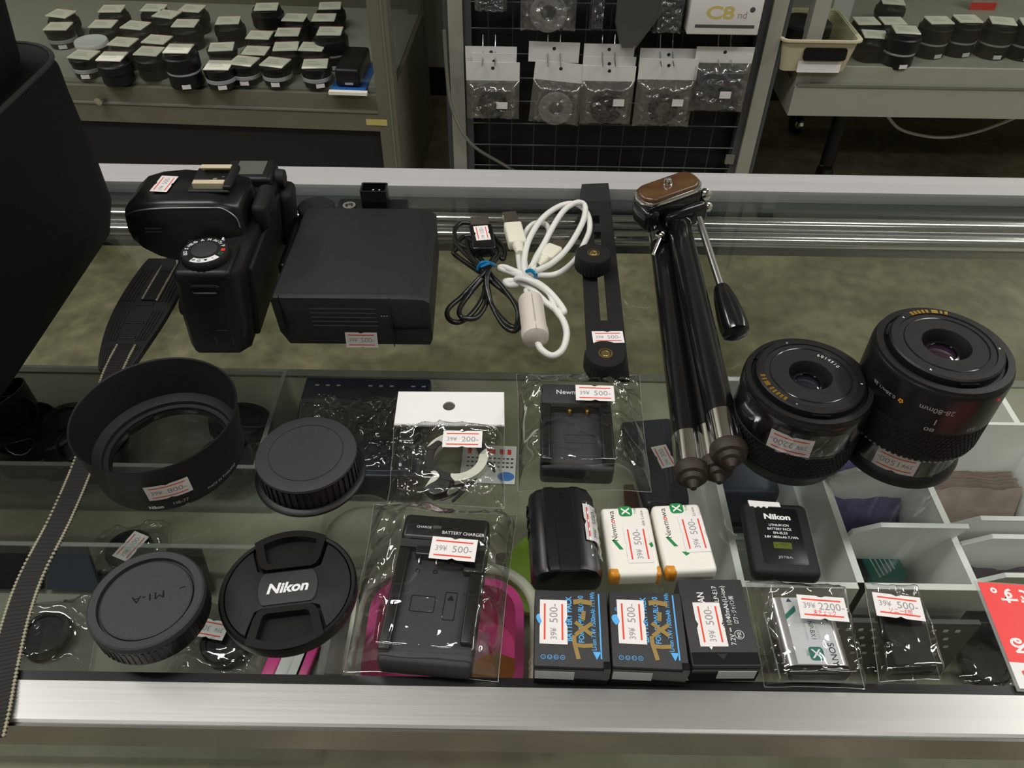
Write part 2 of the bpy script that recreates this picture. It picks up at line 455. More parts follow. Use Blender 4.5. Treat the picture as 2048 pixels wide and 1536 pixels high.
def film_bag(name, label, cat, corners, items, seed=1, n=46, amp=0.0022, group=None, material='film', z0=0.0):
    """clear cellophane pouch lying on the glass: corners nl, nr, fr, fl; items (cx, cy, hw, hl, deg, h)"""
    nl, nr, fr, fl = [Vector((p[0], p[1], 0)) for p in corners]
    cen = (nl + nr + fr + fl) / 4
    t = thing(name, label, cat, (cen.x, cen.y, z0), 0, group)
    def xy(u, v):
        s, w = math.sin(math.pi * u), math.sin(math.pi * v)
        du = (0.010 + 0.020 * noise.noise(Vector((v * 3.1, seed, u * 2)))) * w * (1 - 2 * u)     # the sealed sides pull in unevenly
        dv = (0.010 + 0.020 * noise.noise(Vector((u * 3.1, seed + 9, v * 2)))) * s * (1 - 2 * v)
        u, v = u + du, v + dv
        return (nl * (1 - u) + nr * u) * (1 - v) + (fl * (1 - u) + fr * u) * v
    def height(p):
        best = 0.0; inside = 1.0
        for cx, cy, hw, hl, deg, h in items:
            a = -math.radians(deg); dx, dy = p.x - cx, p.y - cy
            x, y = dx * math.cos(a) - dy * math.sin(a), dx * math.sin(a) + dy * math.cos(a)
            d = math.hypot(max(0, abs(x) - hw), max(0, abs(y) - hl))
            best = max(best, h * max(0.0, 1 - d / (0.55 * h + 0.010)) ** 1.25); inside = min(inside, min(1, d / 0.004))
        return best, inside
    def fn(u, v):
        p = xy(u, v); h, ins = height(p)
        e = min(u, 1 - u, v, 1 - v); k = min(1, e / 0.07)
        q = Vector((p.x * 46 + p.y * 16 + seed * 7.1, p.y * 52 - p.x * 14, seed * 3.3))
        r1 = 1 - abs(noise.noise(q)) * 1.9
        r2 = 1 - abs(noise.noise(q * 1.9 + Vector((5, 1, 2)))) * 2.6
        w = max(0, r1) ** 1.4 * 1.25 + max(0, r2) ** 1.6 * 0.55
        return (p.x - cen.x, p.y - cen.y, 0.0008 + (h + 0.0007) * min(1, e / 0.03 + 0.02) + w * amp * k * (0.24 + 0.76 * ins))
    b = MB(material); b.grid(fn, n, n)
    b.build('film_front', t, angle=180)
    b = MB(material); b.grid(lambda u, v: (xy(u, v).x - cen.x, xy(u, v).y - cen.y, 0.0003), 6, 6)
    b.build('film_back', t, angle=180)
    b = MB('film_edge'); es = [(i / n, 0) for i in range(n)] + [(1, i / n) for i in range(n)] + [(1 - i / n, 1) for i in range(n)] + [(0, 1 - i / n) for i in range(n)]
    b.tube([Vector(fn(u, v)) for u, v in es], 0.00015, 4, closed=True); b.build('sealed_edge', t)
    return t, cen, height
# ---------------------------------------------------------------- room shell
ZF = -ZC
RX0, RX1, RY0, RY1 = -2.6, 2.6, -2.6, 2.2
b = MB('floor_tile'); b.box(RX0, RX1, RY0, RY1, ZF - 0.05, ZF); struct('floor', b)
b = MB('wall_paint'); b.box(RX0, RX1, RY1, RY1 + 0.08, ZF, CEIL - ZC); struct('wall_back', b)
b = MB('wall_paint'); b.box(RX0, RX1, RY0 - 0.08, RY0, ZF, CEIL - ZC); struct('wall_front', b)
b = MB('wall_paint'); b.box(RX0 - 0.08, RX0, RY0, RY1, ZF, CEIL - ZC); struct('wall_left', b)
b = MB('wall_paint'); b.box(RX1, RX1 + 0.08, RY0, RY1, ZF, CEIL - ZC); struct('wall_right', b)
b = MB('ceiling_paint'); b.box(RX0, RX1, RY0, RY1, CEIL - ZC, CEIL - ZC + 0.06); struct('ceiling', b)
b = MB('base_black'); b.box(RX0, RX1, RY1 - 0.012, RY1, ZF, ZF + 0.075); struct('baseboard_back', b)

# ---------------------------------------------------------------- the glass counter
X0, X1 = -0.85, 0.85
counter = thing('glass_counter', 'glass-topped display counter with aluminium front trim and rear rail under the camera gear', 'display counter', (0, 0, ZF))
Zb = ZC     # counter-local height of the glass
b = MB('glass_top'); b.box(X0, X1, 0.150, 0.600, Zb - 0.006, Zb); b.build('glass_top', counter, smooth=False)
b = MB('aluminium')
prof = [(0.1620, Zb - 0.020), (0.1620, Zb + 0.0012), (0.1448, Zb + 0.0012), (0.1436, Zb + 0.0004), (0.1436, Zb - 0.020)]
b.loft([[(x, y, z) for y, z in prof] for x in (X0, X1)]); b.build('front_trim', counter, smooth=False)
b = MB('aluminium_polished'); b.box(X0, X1, 0.1422, 0.1436, Zb - 0.0200, Zb - 0.0002); b.build('front_trim_edge', counter, smooth=False)
b = MB('black_satin'); b.box(X0, X1, 0.1620, 0.1668, Zb - 0.0075, Zb + 0.0004); b.build('front_gasket', counter, smooth=False)
b = MB('aluminium_satin'); b.box(X0, X1, 0.590, 0.619, Zb - 0.012, Zb + 0.0016); b.build('rear_rail', counter, smooth=False)
b = MB('rail_dark'); b.box(X0, X1, 0.5740, 0.5900, Zb - 0.030, Zb - 0.0085); b.box(X0, X1, 0.5520, 0.5900, Zb - 0.036, Zb - 0.030); b.build('rear_channel', counter, smooth=False)
b = MB('aluminium_polished'); b.tube([(X0, 0.5670, Zb - 0.0165), (X1, 0.5670, Zb - 0.0165)], 0.0070, 20); b.build('rear_tube', counter)
b = MB('aluminium_polished'); b.tube([(X0, 0.5550, Zb - 0.0235), (X1, 0.5550, Zb - 0.0235)], 0.0070, 20); b.build('rear_tube', counter)
b = MB('deck_mat'); b.box(X0, X1, 0.166, 0.500, Zb - 0.136, Zb - 0.130); b.build('deck', counter, smooth=False)
b = MB('glass_rear'); b.box(X0, X1, 0.600, 0.604, 0.06, Zb - 0.012); b.build('back_pane', counter, smooth=False)
b = MB('aluminium_dull'); b.box(X0, X1, 0.594, 0.610, 0, 0.06); b.build('bottom_rail', counter, smooth=False)
b = MB('aluminium_dull'); b.box(X0, X1, 0.496, 0.504, Zb - 0.138, Zb - 0.128); b.build('shelf_edge', counter, smooth=False)
b = MB('case_green'); b.box(X0, X1, 0.150, 0.160, 0, Zb - 0.135); b.build('front_panel', counter, smooth=False)
b = MB('glass_case'); b.box(X0, X1, 0.150, 0.154, Zb - 0.135, Zb - 0.020); b.build('front_pane', counter, smooth=False)
for x in (X0, X1 - 0.01):
    b = MB('case_green'); b.box(x, x + 0.01, 0.160, 0.598, 0, Zb - 0.03); b.build('side_panel', counter, smooth=False)

# ---------------------------------------------------------------- film camera body
cx0, cy0 = -0.182, 0.441
SH = Matrix.Identity(4); SH[0][2] = 0.11; SH[0][3] = -0.11 * 0.060     # the back leans in towards the base
camb = thing('film_camera', 'black film camera body without a lens, standing with its mode dial towards the strap', 'camera', (cx0, cy0, 0), 1.5)
b = MB('black_plastic')
def body_ring(z):
    k = 1 - 0.05 * max(0, (0.02 - z) / 0.02)
    pts = []
    for x, y in ((-.016, -.0635), (.013, -.0635), (.020, -.056), (.020, .040), (.022, .052), (.018, .064), (-.026, .066), (-.036, .060), (-.038, .040), (-.024, .030), (-.021, -.030), (-.021, -.056)):
        pts.append((x * k, y * k, z))
    return pts
zs = [0.0, 0.004, 0.030, 0.056, 0.062, 0.064]
rings = []
for z in zs:
    r = body_ring(z)
    s_ = {0.0: .94, 0.004: 1, 0.030: 1, 0.056: 1.0, 0.062: .985, 0.064: .94}[z]
    rings.append([(p[0] * s_, p[1] * (1 - (1 - s_) * .4), p[2]) for p in r])
b.at(SH).loft(rings); body = b.build('body', camb, angle=50)
b = MB('black_fine')             # ribbed skin of the grip end
b.rbox(-.040, -.034, .036, .062, .006, .056, .0025); b.build('grip', camb)
# prism housing with the flash lid
def hump(x, zt, zb, wt, wb, n=6):
    pts = []
    for sgn in (1, -1):
        seq = [(wb, zb), (wb * .98, zb + (zt - zb) * .35), (wt * 1.12, zt - .007), (wt * 1.03, zt - .0025), (wt * .88, zt - .0004)]
        if sgn < 0: seq = seq[::-1]
        for y, z in seq: pts.append((x, y * sgn + .002, z))
    return pts
b = MB('black_satin')
b.loft([hump(.0135, .078, .060, .015, .021), hump(.0115, .0825, .060, .018, .024), hump(-.004, .0855, .060, .019, .029), hump(-.028, .0865, .048, .021, .028),
        hump(-.042, .0855, .050, .020, .025), hump(-.052, .0830, .054, .0185, .022), hump(-.0585, .0780, .058, .016, .018), hump(-.0615, .0715, .061, .012, .014)])
b.build('prism_housing', camb, angle=60)
b = MB('steel')                  # worn bright edge of the flash lid
b.tube(spline([(.0125, -.0215, .0700), (.0110, -.0205, .0765), (.004, -.0195, .0820), (-.004, -.0212, .0838), (-.03, -.0232, .0846), (-.046, -.0218, .0822), (-.0575, -.0165, .0755)]), .00045, 6); b.build('worn_edge', camb)
b = MB('black_deep'); b.box(-.044, -.034, -.0262, -.0256, .0715, .0722); b.box(-.044, -.034, -.0268, -.0262, .0695, .0702); b.build('flash_button', camb)
# hot shoe
sx, sy = -.006, .0075
b = MB('black_plastic'); b.rbox(sx - .014, sx + .012, sy - .0145, sy + .0145, .0845, .0868, .001); b.rbox(sx + .008, sx + .013, sy - .0135, sy + .0135, .086, .0895, .001)
b.build('shoe_base', camb)
hs = MB('shoe_metal')
for s_ in (-1, 1):
    hs.box(sx - .0105, sx + .0085, sy + s_ * .0095 - .0022, sy + s_ * .0095 + .0022, .0896, .0904)
    hs.box(sx - .0105, sx + .0085, sy + s_ * .0112 - .0006, sy + s_ * .0112 + .0006, .0866, .0900)
hot = hs.build('hot_shoe', camb, smooth=False)
b = MB('chrome')
for px_, py_, r_ in ((0, 0, .0014), (.0045, .0028, .0009), (.0045, -.0025, .0009), (.0075, .0012, .0008), (.0075, -.004, .0008)):
    b.at(T(sx + px_, sy + py_, .0867)).lathe([(r_, 0), (r_, .0003), (0, .0005)], 12)
b.build('contact', hot)
# mode dial
dx, dy, dz = -.002, -.0485, .064
b = MB('black_plastic'); b.rbox(dx - .0165, dx + .0165, dy - .0155, dy + .0170, .058, .0668, .003); b.build('dial_platform', camb)
d = MB('black_rubber'); n = 56; pr = []
for zz, rr in ((.0665, .0138), (.0672, .0142), (.0708, .0140), (.0718, .0132)):
    pr.append([(dx + (rr + (.00025 if i % 2 else -.00025) * (zz < .0715)) * math.cos(2 * math.pi * i / n), dy + (rr + (.00025 if i % 2 else -.00025) * (zz < .0715)) * math.sin(2 * math.pi * i / n), zz) for i in range(n)])
d.loft(pr)
dial = d.build('mode_dial', camb)
b = MB('charcoal'); b.at(T(dx, dy, .0718)).lathe([(.0078, 0), (.0076, .0007), (.006, .0011), (0, .0012)], 32); b.build('dial_centre', dial)
b = MB('ink_white'); fnp = plane(T(dx, dy, .0720))
seg = [fnp(r_ * math.cos(math.radians(a)), r_ * math.sin(math.radians(a)), 0) for r_ in (.0088, .0128) for a in range(-118, -28, 6)]
nn = len(seg) // 2; b.add(seg, [(i, i + 1, nn + i + 1, nn + i) for i in range(nn - 1)], 'ink_white')
for a, ch, mm_ in ((-18, '□', 'ink_green'), (2, '■', 'ink_red'), (24, 'P', 'ink_white'), (46, 'Tv', 'ink_white'), (66, 'Av', 'ink_white'), (88, 'M', 'ink_white'), (110, 'A', 'ink_white'),
                   (132, '☼', 'ink_white'), (152, 'ME', 'ink_white'), (174, 'S', 'ink_white'), (198, 'ISO', 'ink_white')):
    b.text(ch, .0108 * math.cos(math.radians(a)), .0108 * math.sin(math.radians(a)), .0021, mm_, fnp, rot=a - 90, lift=.00004, bold=.02)
for a, ch in ((-50, 'c'), (-72, '▲'), (-92, '◎'), (-110, '✿')):
    b.text(ch, .0108 * math.cos(math.radians(a)), .0108 * math.sin(math.radians(a)), .0019, 'ink_dark', fnp, rot=a - 90, lift=.00006)
b.build('dial_marks', dial, smooth=False)
b = MB('ink_white'); b.box(dx + .0045, dx + .0055, dy + .0168, dy + .0205, .0655, .0671); b.build('index_mark', camb, smooth=False)
# strap lug
b = MB('black_satin'); b.tube([Vector((x, -.064 - .0, z)) + Vector((dx, 0, 0)) for x, z in rrect(.0165, .0052, .002, 3, 0, .0545)], .0011, 8, closed=True); b.build('strap_lug', camb)
# lens mount towards the left
b = MB('black_plastic'); b.at(T(-.020, 0, .031) @ R(-90, 'Y')).lathe([(.030, -.004), (.0305, .008), (.0295, .0105), (.028, .0115), (.0275, .008), (.0, .008)], 44); b.build('mount_housing', camb)
b = MB('steel'); b.at(T(-.031, 0, .031) @ R(-90, 'Y')).lathe([(.0295, 0), (.0295, .0012), (.0262, .0012), (.0262, -.003)], 44); b.build('lens_mount', camb)
b = MB('black_satin'); b.at(T(-.020, -.043, .026) @ R(-90, 'Y')).lathe([(.0068, -.002), (.0068, .0075), (.006, .009), (0, .0092)], 24); b.build('release_button', camb)
# back: eyepiece, film door, thumb rest
b = MB('black_rubber'); b.rbox(.016, .0255, -.008, .022, .058, .076, .0035); ey = b.build('eyepiece', camb)
b = MB('lens_glass'); b.box(.0255, .0258, .001, .014, .063, .071); b.build('eyepiece_window', ey, smooth=False)
b = MB('black_fine').at(SH); b.rbox(.0180, .0225, -.046, .042, .004, .057, .0018); b.build('film_door', camb)
b = MB('black_rubber').at(SH); b.rbox(.019, .030, .040, .063, .012, .056, .0055); b.build('thumb_rest', camb)
# far end: LCD deck, shutter button and command dial
b = MB('black_plastic'); b.rbox(-.014, .019, .037, .063, .058, .0705, .003); ld = b.build('lcd_deck', camb)
b = MB('lcd'); b.box(-.006, .013, .042, .060, .0705, .0708); b.build('lcd_window', ld, smooth=False)
b = MB('black_satin'); b.at(T(-.027, .053, .063)).lathe([(.0085, 0), (.0085, .003), (.007, .0045), (0, .005)], 24); b.build('shutter_button', camb)
b = MB('black_rubber'); b.at(T(.0205, .052, .062) @ R(90, 'Y')).lathe([(.006, -.004), (.0065, 0), (.006, .004), (0, .004)], 20); b.build('command_dial', camb)
sticker(camb, '500-', plane(T(-.036, .0015, .0868) @ R(84, 'Z') @ Matrix.Scale(.86, 4)))
b = MB('ink_faint'); b.box(-.0035, .0035, -.0640, -.0637, .0225, .0230); b.box(-.0055, -.005, -.0640, -.0637, .012, .018); b.box(.005, .0055, -.0640, -.0637, .012, .018); b.build('door_mark', camb, smooth=False)

# ---------------------------------------------------------------- flash unit lying on its back
fl = thing('flash_unit', 'black box-shaped flash unit with mounting bracket, lying between the film camera and the cables', 'flash', (-.1005, .4365, 0), .5)
b = MB('charcoal_flash')
hw, hl = .0485, .0515
prof = [(-hw + .004, .0), (hw - .002, .0), (hw, .006), (hw, .0400), (hw - .003, .0425), (hw - .014, .0435), (-hw + .002, .0435), (-hw, .0415), (-hw, .012)]
rings = []
for y, s_ in ((-hl, .90), (-hl + .0008, .965), (-hl + .0025, .99), (-hl + .005, 1.0), (hl - .003, .985), (hl, .96)):
    rings.append([(x * (s_ if abs(y) > hl - .0005 else 1) * (1 - .05 * (y + hl) / (2 * hl)), y + (.006 * (1 - z / .0435) if y < 0 else 0), .0217 + (z - .0217) * s_) for x, z in prof])
b.loft(rings); b.build('body', fl, angle=40)
b = MB('charcoal'); 
for i in range(5):
    z = .0345 - i * .0038; yy = -hl + .006 * (1 - z / .0435) - .0004
    b.box(-.026, .015, yy, yy + .003, z - .0004, z + .0005, 'rack_dark')
b.build('vent_slot', fl, smooth=False)
b = MB('black_deep'); b.box(-hw + .005, -hw + .0054, -hl - .0002, -hl + .003, .012, .0435)
b.box(.024, .0244, -hl + .0005, -hl + .004, .004, .0432); b.box(.0244, hw - .0005, -hl + .0022, -hl + .005, .0165, .0170); b.box(-hw + .003, .0244, -hl + .0048, -hl + .0051, .0434, .04358)
b.build('seam_line', fl, smooth=False)
b = MB('ink_grey'); fnp = plane(T(.0200, -hl + .0010, .0285) @ R(82, 'X')); 
for i in range(3): b.flat([(-.002 + i * .0016, 0), (-.0012 + i * .0016, 0), (-.0012 + i * .0016, .0008), (-.002 + i * .0016, .0008)], 0, 'ink_grey', fnp)
b.build('worn_print', fl, smooth=False)
sticker(fl, '500-', plane(T(.003, -hl + .0035, .0070) @ R(82, 'X') @ Matrix.Scale(.93, 4)))
b = MB('black_satin')            # bracket round the left and rear side
b.rbox(-.0560, -.0495, -.004, .0560, .006, .0330, .003)
b.rbox(-.0560, .0180, .0500, .0580, .006, .0330, .003); br = b.build('bracket', fl)
b = MB('black_rubber'); b.at(T(-.0405, .0600, .0300)).lathe([(.0125, 0), (.013, .0015), (.013, .0085), (.012, .0095), (0, .0096)], 36); b.build('bracket_knob', fl)
b = MB('black_plastic'); b.rbox(-.0260, .0240, .0520, .0720, .0330, .0385, .0015); b.rbox(.0140, .0330, .0500, .0640, .0270, .0350, .0015); pl = b.build('foot_plate', fl)
b = MB('chrome'); b.at(T(-.0170, .0610, .0386)).lathe([(.0030, 0), (.0046, .0), (.0046, .0009), (.0030, .0009), (.0028, -.0002), (.0, .0)], 24); b.build('screw_ring', pl)
cb = MB('black_gloss'); cb.ring(rrect(.0185, .0125, .0012, 2, .0020, .0620), rrect(.0160, .0100, .0008, 2, .0020, .0620), .0385, .0535); cb.box(-.006, .010, .057, .067, .040, .046, 'black_deep')
c_ = cb.build('connector_shell', pl)
b = MB('chrome')
for x in (.0015, .0058): b.at(T(x, .062, .046)).lathe([(.0007, 0), (.0007, .0055), (0, .006)], 10)
b.build('connector_pin', c_)
# ---------------------------------------------------------------- cables
def cable(path, r, m, name, parent, o, k=7, n=8):
    b = MB(m); b.tube([p - o for p in spline([P(x, y, z) for x, y, z in path], k)], r, n); return b.build(name, parent, angle=80)
def z860(pts): return [(860 + x / 4.043, 380 + y / 4.043, z) for x, y, z in pts]
o = P(972, 540, 0)
kb = thing('usb_cable', 'black cable bundled with a blue twist tie, flat plug and price sticker on top', 'cable', o)
cable(z860([(345, 420, .006), (300, 400, .005), (330, 530, .008), (420, 640, .010), (450, 740, .008), (420, 880, .004), (330, 1010, .002), (230, 1070, .002), (150, 1040, .002), (150, 960, .002), (270, 850, .003), (420, 690, .012), (480, 600, .010),
             (540, 520, .004), (590, 560, .002), (600, 480, .002), (530, 400, .002), (470, 330, .005), (420, 380, .010)]), .0018, 'black_cable', 'cord', kb, o)
cable(z860([(330, 270, .004), (250, 270, .002), (200, 330, .002), (220, 440, .002), (330, 560, .005), (430, 650, .012), (500, 740, .007), (620, 840, .003), (720, 960, .002), (730, 1080, .002), (680, 1140, .002), (590, 1090, .002), (500, 930, .004),
             (460, 780, .010), (470, 660, .013), (520, 580, .006), (560, 500, .004), (500, 420, .003)]), .0018, 'black_cable', 'cord', kb, o)
cable(z860([(210, 480, .002), (190, 510, .002), (250, 560, .002), (380, 650, .005), (450, 700, .007), (470, 800, .005), (500, 930, .004), (600, 1060, .002), (680, 1110, .002), (710, 1060, .002), (700, 950, .005), (600, 800, .006), (490, 680, .008),
             (410, 560, .006), (300, 470, .004), (230, 430, .002), (270, 380, .002), (340, 370, .003)]), .0018, 'black_cable', 'cord', kb, o)
cable(z860([(440, 780, .006), (460, 900, .003), (380, 1030, .002), (260, 1030, .0055), (240, 960, .0055), (320, 840, .006), (420, 720, .012)]), .0018, 'black_cable', 'cord', kb, o)
b = MB('black_gloss'); pu = P(964, 475, .010) - o; mU = Matrix.Translation(pu) @ R(97, 'Z')
b.at(mU).rbox(-.020, .012, -.0085, .0085, -.0045, .0045, .0015); plug = b.build('plug', kb)
b = MB('usb_metal'); b.at(mU).box(.012, .0245, -.0068, .0068, -.0026, .0026); b.build('plug_shell', plug, smooth=False)
sticker(kb, '100-', plane(mU @ T(-.001, .0, .0047) @ R(3, 'Z') @ Matrix.Scale(.86, 4)))
b = MB('tie_blue'); b.tube(spline([P(955, 540, .011) - o, P(962, 527, .0165) - o, P(975, 525, .017) - o, P(990, 531, .012) - o]), .0013, 6); b.tube([P(962, 534, .015) - o, P(978, 527, .018) - o], .0011, 6); b.build('twist_tie', kb)

o = P(1070, 560, 0)
kw = thing('usb_cable', 'white cable bundled with a blue twist tie, with a cylindrical ferrite core', 'cable', o)
r = .0023
cable(z860([(715, 520, .006), (735, 640, .007), (790, 690, .009), (760, 560, .006), (760, 380, .005), (830, 280, .004), (920, 270, .004), (965, 330, .004), (930, 420, .004), (850, 560, .006), (830, 680, .011)]), r, 'white_cable', 'cord', kw, o)
cable(z860([(830, 680, .011), (760, 640, .010), (790, 430, .010), (900, 240, .010), (1050, 130, .007), (1180, 115, .006), (1270, 190, .005), (1290, 320, .003), (1240, 450, .003), (1180, 560, .003), (1080, 650, .004), (980, 690, .005), (850, 690, .009)]), r, 'white_cable', 'cord', kw, o)
cable(z860([(810, 640, .010), (900, 480, .007), (1010, 270, .010), (1100, 150, .011), (1200, 100, .011), (1255, 140, .008), (1230, 270, .006), (1120, 460, .006), (990, 590, .007), (850, 660, .012)]), r, 'white_cable', 'cord', kw, o)
cable(z860([(850, 690, .009), (720, 670, .008), (600, 625, .004), (560, 635, .0025), (640, 660, .004), (780, 710, .010), (900, 770, .008), (1000, 860, .006), (1080, 970, .0045), (1060, 990, .003), (960, 930, .003), (820, 800, .005), (700, 740, .004), (610, 740, .0025),
             (640, 770, .0025), (720, 760, .003), (700, 720, .007), (800, 730, .011), (960, 830, .006), (1010, 960, .003), (1080, 1060, .0025), (1105, 1170, .0025), (1070, 1290, .0025), (990, 1340, .0025), (900, 1290, .004), (855, 1200, .007)]), r, 'white_cable', 'cord', kw, o)
cable(z860([(775, 810, .004), (785, 850, .006), (795, 890, .008)]), .0018, 'white_cable', 'cord', kw, o)
b = MB('ferrite'); a_, c_ = P(860 + 810 / 4.043, 380 + 880 / 4.043, .009) - o, P(860 + 855 / 4.043, 380 + 1215 / 4.043, .009) - o
q = (c_ - a_).normalized()
b.tube([a_, a_ + q * .0015, a_ + q * .003, c_ - q * .009, c_ - q * .0085, c_ - q * .006, c_ - q * .002, c_], [.006, .0080, .0084, .0084, .0090, .0090, .0086, .005], 28); fc = b.build('ferrite_core', kw)
b = MB('ink_grey'); b.tube([a_ + q * .003 + Vector((.0005, -.002, .0085)), c_ - q * .003 + Vector((.0005, -.002, .0088))], .00025, 5); b.build('ferrite_seam', fc)
def usb_plug(p0, p1, par, o, z, wd, body='cream_plastic', ln=None):
    a, c = P(*p0, z) - o, P(*p1, z) - o; d = (c - a); ang = math.degrees(math.atan2(d.y, d.x)); L = d.length
    M = Matrix.Translation(a) @ R(ang, 'Z')
    b = MB(body); b.at(M).rbox(0, L * .62, -wd, wd, -.0042, .0042, .0016)
    b.at(M).tube([(-.010, 0, 0), (-.006, 0, 0), (-.004, 0, 0), (0, 0, 0)], [.0028, .0032, .0038, .0042], 12)
    pl = b.build('plug', par)
    b = MB('usb_metal'); b.at(M).box(L * .62, L, -wd * .78, wd * .78, -.0024, .0024); b.build('plug_shell', pl, smooth=False)
usb_plug((860 + 710 / 4.043, 380 + 450 / 4.043), (860 + 640 / 4.043, 380 + 195 / 4.043), kw, o, .009, .0068)
usb_plug((860 + 925 / 4.043, 380 + 560 / 4.043), (860 + 1070 / 4.043, 380 + 425 / 4.043), kw, o, .004, .0060)
b = MB('tie_blue'); b.tube(spline([P(1053, 543, .014) - o, P(1062, 541, .0165) - o, P(1071, 549, .015) - o, P(1071, 556, .010) - o]), .0014, 6); b.build('twist_tie', kw)

# ---------------------------------------------------------------- slotted flash bracket
bx, by = .0625, .4690
bk = thing('slotted_bracket', 'long black slotted metal bracket with two round thumb screws', 'bracket', (bx, by, 0), -1.2)
b = MB('black_rubber'); hw, hl, t_ = .0128, .1090, .0030
xs = (-hw, -.0028, .0028, hw); 
def plate(x0, x1, y0, y1): b.box(x0, x1, y0, y1, 0.0004, t_)
plate(-hw, -.0026, -hl, .085); plate(.0026, hw, -hl, .085)
for y0, y1 in ((-hl, -.052), (.018, .030), (.055, .064), (.078, .085)): plate(-.0026, .0026, y0, y1)
b.loft([[(x, y, z) for x, z in ((-hw, .0004), (hw, .0004), (hw, t_), (-hw, t_))] for y in (.085, .0851)])
b.loft([[(-hw, .085, .0004), (hw, .085, .0004), (hw, .085, t_), (-hw, .085, t_)], [(-hw, .098, .0014), (hw, .098, .0014), (hw, .098, .004), (-hw, .098, .004)], [(-hw + .002, .110, .009), (hw - .002, .113, .009), (hw - .002, .113, .012), (-hw + .002, .110, .012)]])
b.build('plate', bk, smooth=False)
def thumb(px, py):
    p = P(px, py, .0190); q = Matrix.Rotation(math.radians(1.2), 4, 'Z') @ Vector((p.x - bx, p.y - by, 0))
    b = MB('black_rubber'); pr = []; n = 60
    for r_, z in ((.0085, .0032), (.0085, .0060), (.0122, .0066), (.0126, .0080), (.0126, .0172), (.0120, .0186), (.0118, .0190)):
        k = .0003 if .0065 < z < .018 else 0
        pr.append([(q.x + (r_ + (k if i % 2 else -k)) * math.cos(2 * math.pi * i / n), q.y + (r_ + (k if i % 2 else -k)) * math.sin(2 * math.pi * i / n), z) for i in range(n)])
    b.loft(pr); o_ = b.build('thumb_screw', bk)
    b = MB('brass'); b.at(T(q.x, q.y, .0190)).lathe([(.0045, 0), (.0045, .0004), (.0034, .0005), (.0034, -.0002), (.0029, -.0004), (.0029, .0002), (0, .00012)], 24)
    b.at(T(q.x, q.y, .0191)).tube([(.0024 * math.cos(a * .5), .0024 * math.sin(a * .5), .0001) for a in range(13)], .00035, 6, closed=True); b.build('brass_insert', o_)
    return q
thumb(1187, 506); q2 = thumb(1211, 707)
p = P(1216, 674, .0034)
sticker(bk, '500-', plane(Matrix.Rotation(math.radians(1.2), 4, 'Z') @ T(p.x - bx, p.y - by, .0034) @ R(2, 'Z') @ Matrix.Scale(.93, 4)))

# ---------------------------------------------------------------- mini tripod
o = P(1340, 440, 0)
tp = thing('mini_tripod', 'folded mini tripod with black legs, chrome collars and a wooden camera pad', 'tripod', o)
def leg(p0, p1, z0, z1, r, label_end):
    a, c = P(*p0, z0) - o, P(*p1, z1) - o; d = (c - a).normalized(); L = (c - a).length
    b = MB('black_gloss'); n = 24; path = [a + d * (L * t) for t in (0, .85)]
    up = Vector((0, 0, 1)); sd = d.cross(up).normalized(); up = sd.cross(d)
    rings = []
    for p in path:
        rings.append([p + (sd * math.cos(2 * math.pi * i / 48) + up * math.sin(2 * math.pi * i / 48)) * (r * (.985 if i % 2 else 1.0)) for i in range(48)])
    b.loft(rings); lg = b.build('leg', tp, angle=30)
    b = MB('chrome'); b.tube([a - d * .012, a - d * .011, a, a + d * .001], [r * .8, r * 1.03, r * 1.03, r * .9], 24); b.build('upper_collar', lg)
    b = MB('chrome'); b.tube([a + d * L * .848, a + d * L * .85, a + d * L * .945, a + d * L * .947], [r * .9, r * 1.05, r * 1.05, r * .9], 24); b.build('chrome_collar', lg)
    b = MB('brown_rubber'); e = a + d * L * .945
    k = L * .055
    b.tube([e, e + d * .001, e + d * .004, e + d * .0075, e + d * .0080, e + d * .0105, e + d * .0110, e + d * .0150], [r * 1.0, r * 1.16, r * 1.2, r * 1.05, r * .80, r * .68, r * .42, r * .2], 24); b.build('rubber_foot', lg)
    return a, d, L
leg((1345, 470), (1438, 960), .0088, .0088, .0080, 0)
leg((1323, 492), (1386, 970), .0088, .0088, .0082, 0)
a3, d3, L3 = leg((1358, 452), (1463, 928), .0235, .0225, .0086, 1)
# sticker wrapped on the upper collar of the top leg
sd = d3.cross(Vector((0, 0, 1))).normalized(); up3 = sd.cross(d3)
def wrap(u, v, h):
    rr = .0090 + h; an = u / rr; return a3 - d3 * (.0050 + v) + up3 * (rr * math.cos(an)) + sd * (rr * math.sin(an))
sticker(tp, '500-', wrap)
# head
A, B = P(1276, 398, .046) - o, P(1396, 356, .052) - o
hc = (A + B) / 2; ang = math.degrees(math.atan2((B - A).y, (B - A).x)); L = (B - A).length * .5
M = Matrix.Translation(hc) @ R(ang, 'Z') @ R(-7, 'Y')
b = MB('chrome'); b.at(M).prism(rrect(2 * L, .0250, .0105, 6), -.0022, .0, bev=.0006); hp = b.build('pad_plate', tp)
b = MB('wood'); b.at(M).prism(rrect(2 * L - .003, .0220, .0092, 6), 0, .0030, bev=.0022, seg=3); b.build('wood_pad', hp)
b = MB('chrome'); b.at(M @ T(0.000, 0.001, .003)).lathe([(.0034, 0), (.0034, .0008), (.0030, .0012), (.0028, .0040), (.0020, .0050), (0, .0051)], 20); b.build('camera_screw', hp)
b = MB('black_gloss'); b.at(M).rbox(-L + .002, L - .003, -.0115, .0115, -.0135, -.0022, .003); b.at(M).rbox(-L, -L + .012, -.013, .010, -.024, -.006, .004)
b.at(M).rbox(-.010, L + .002, -.015, .010, -.030, -.012, .005); hb = b.build('head_body', tp)
b = MB('chrome')
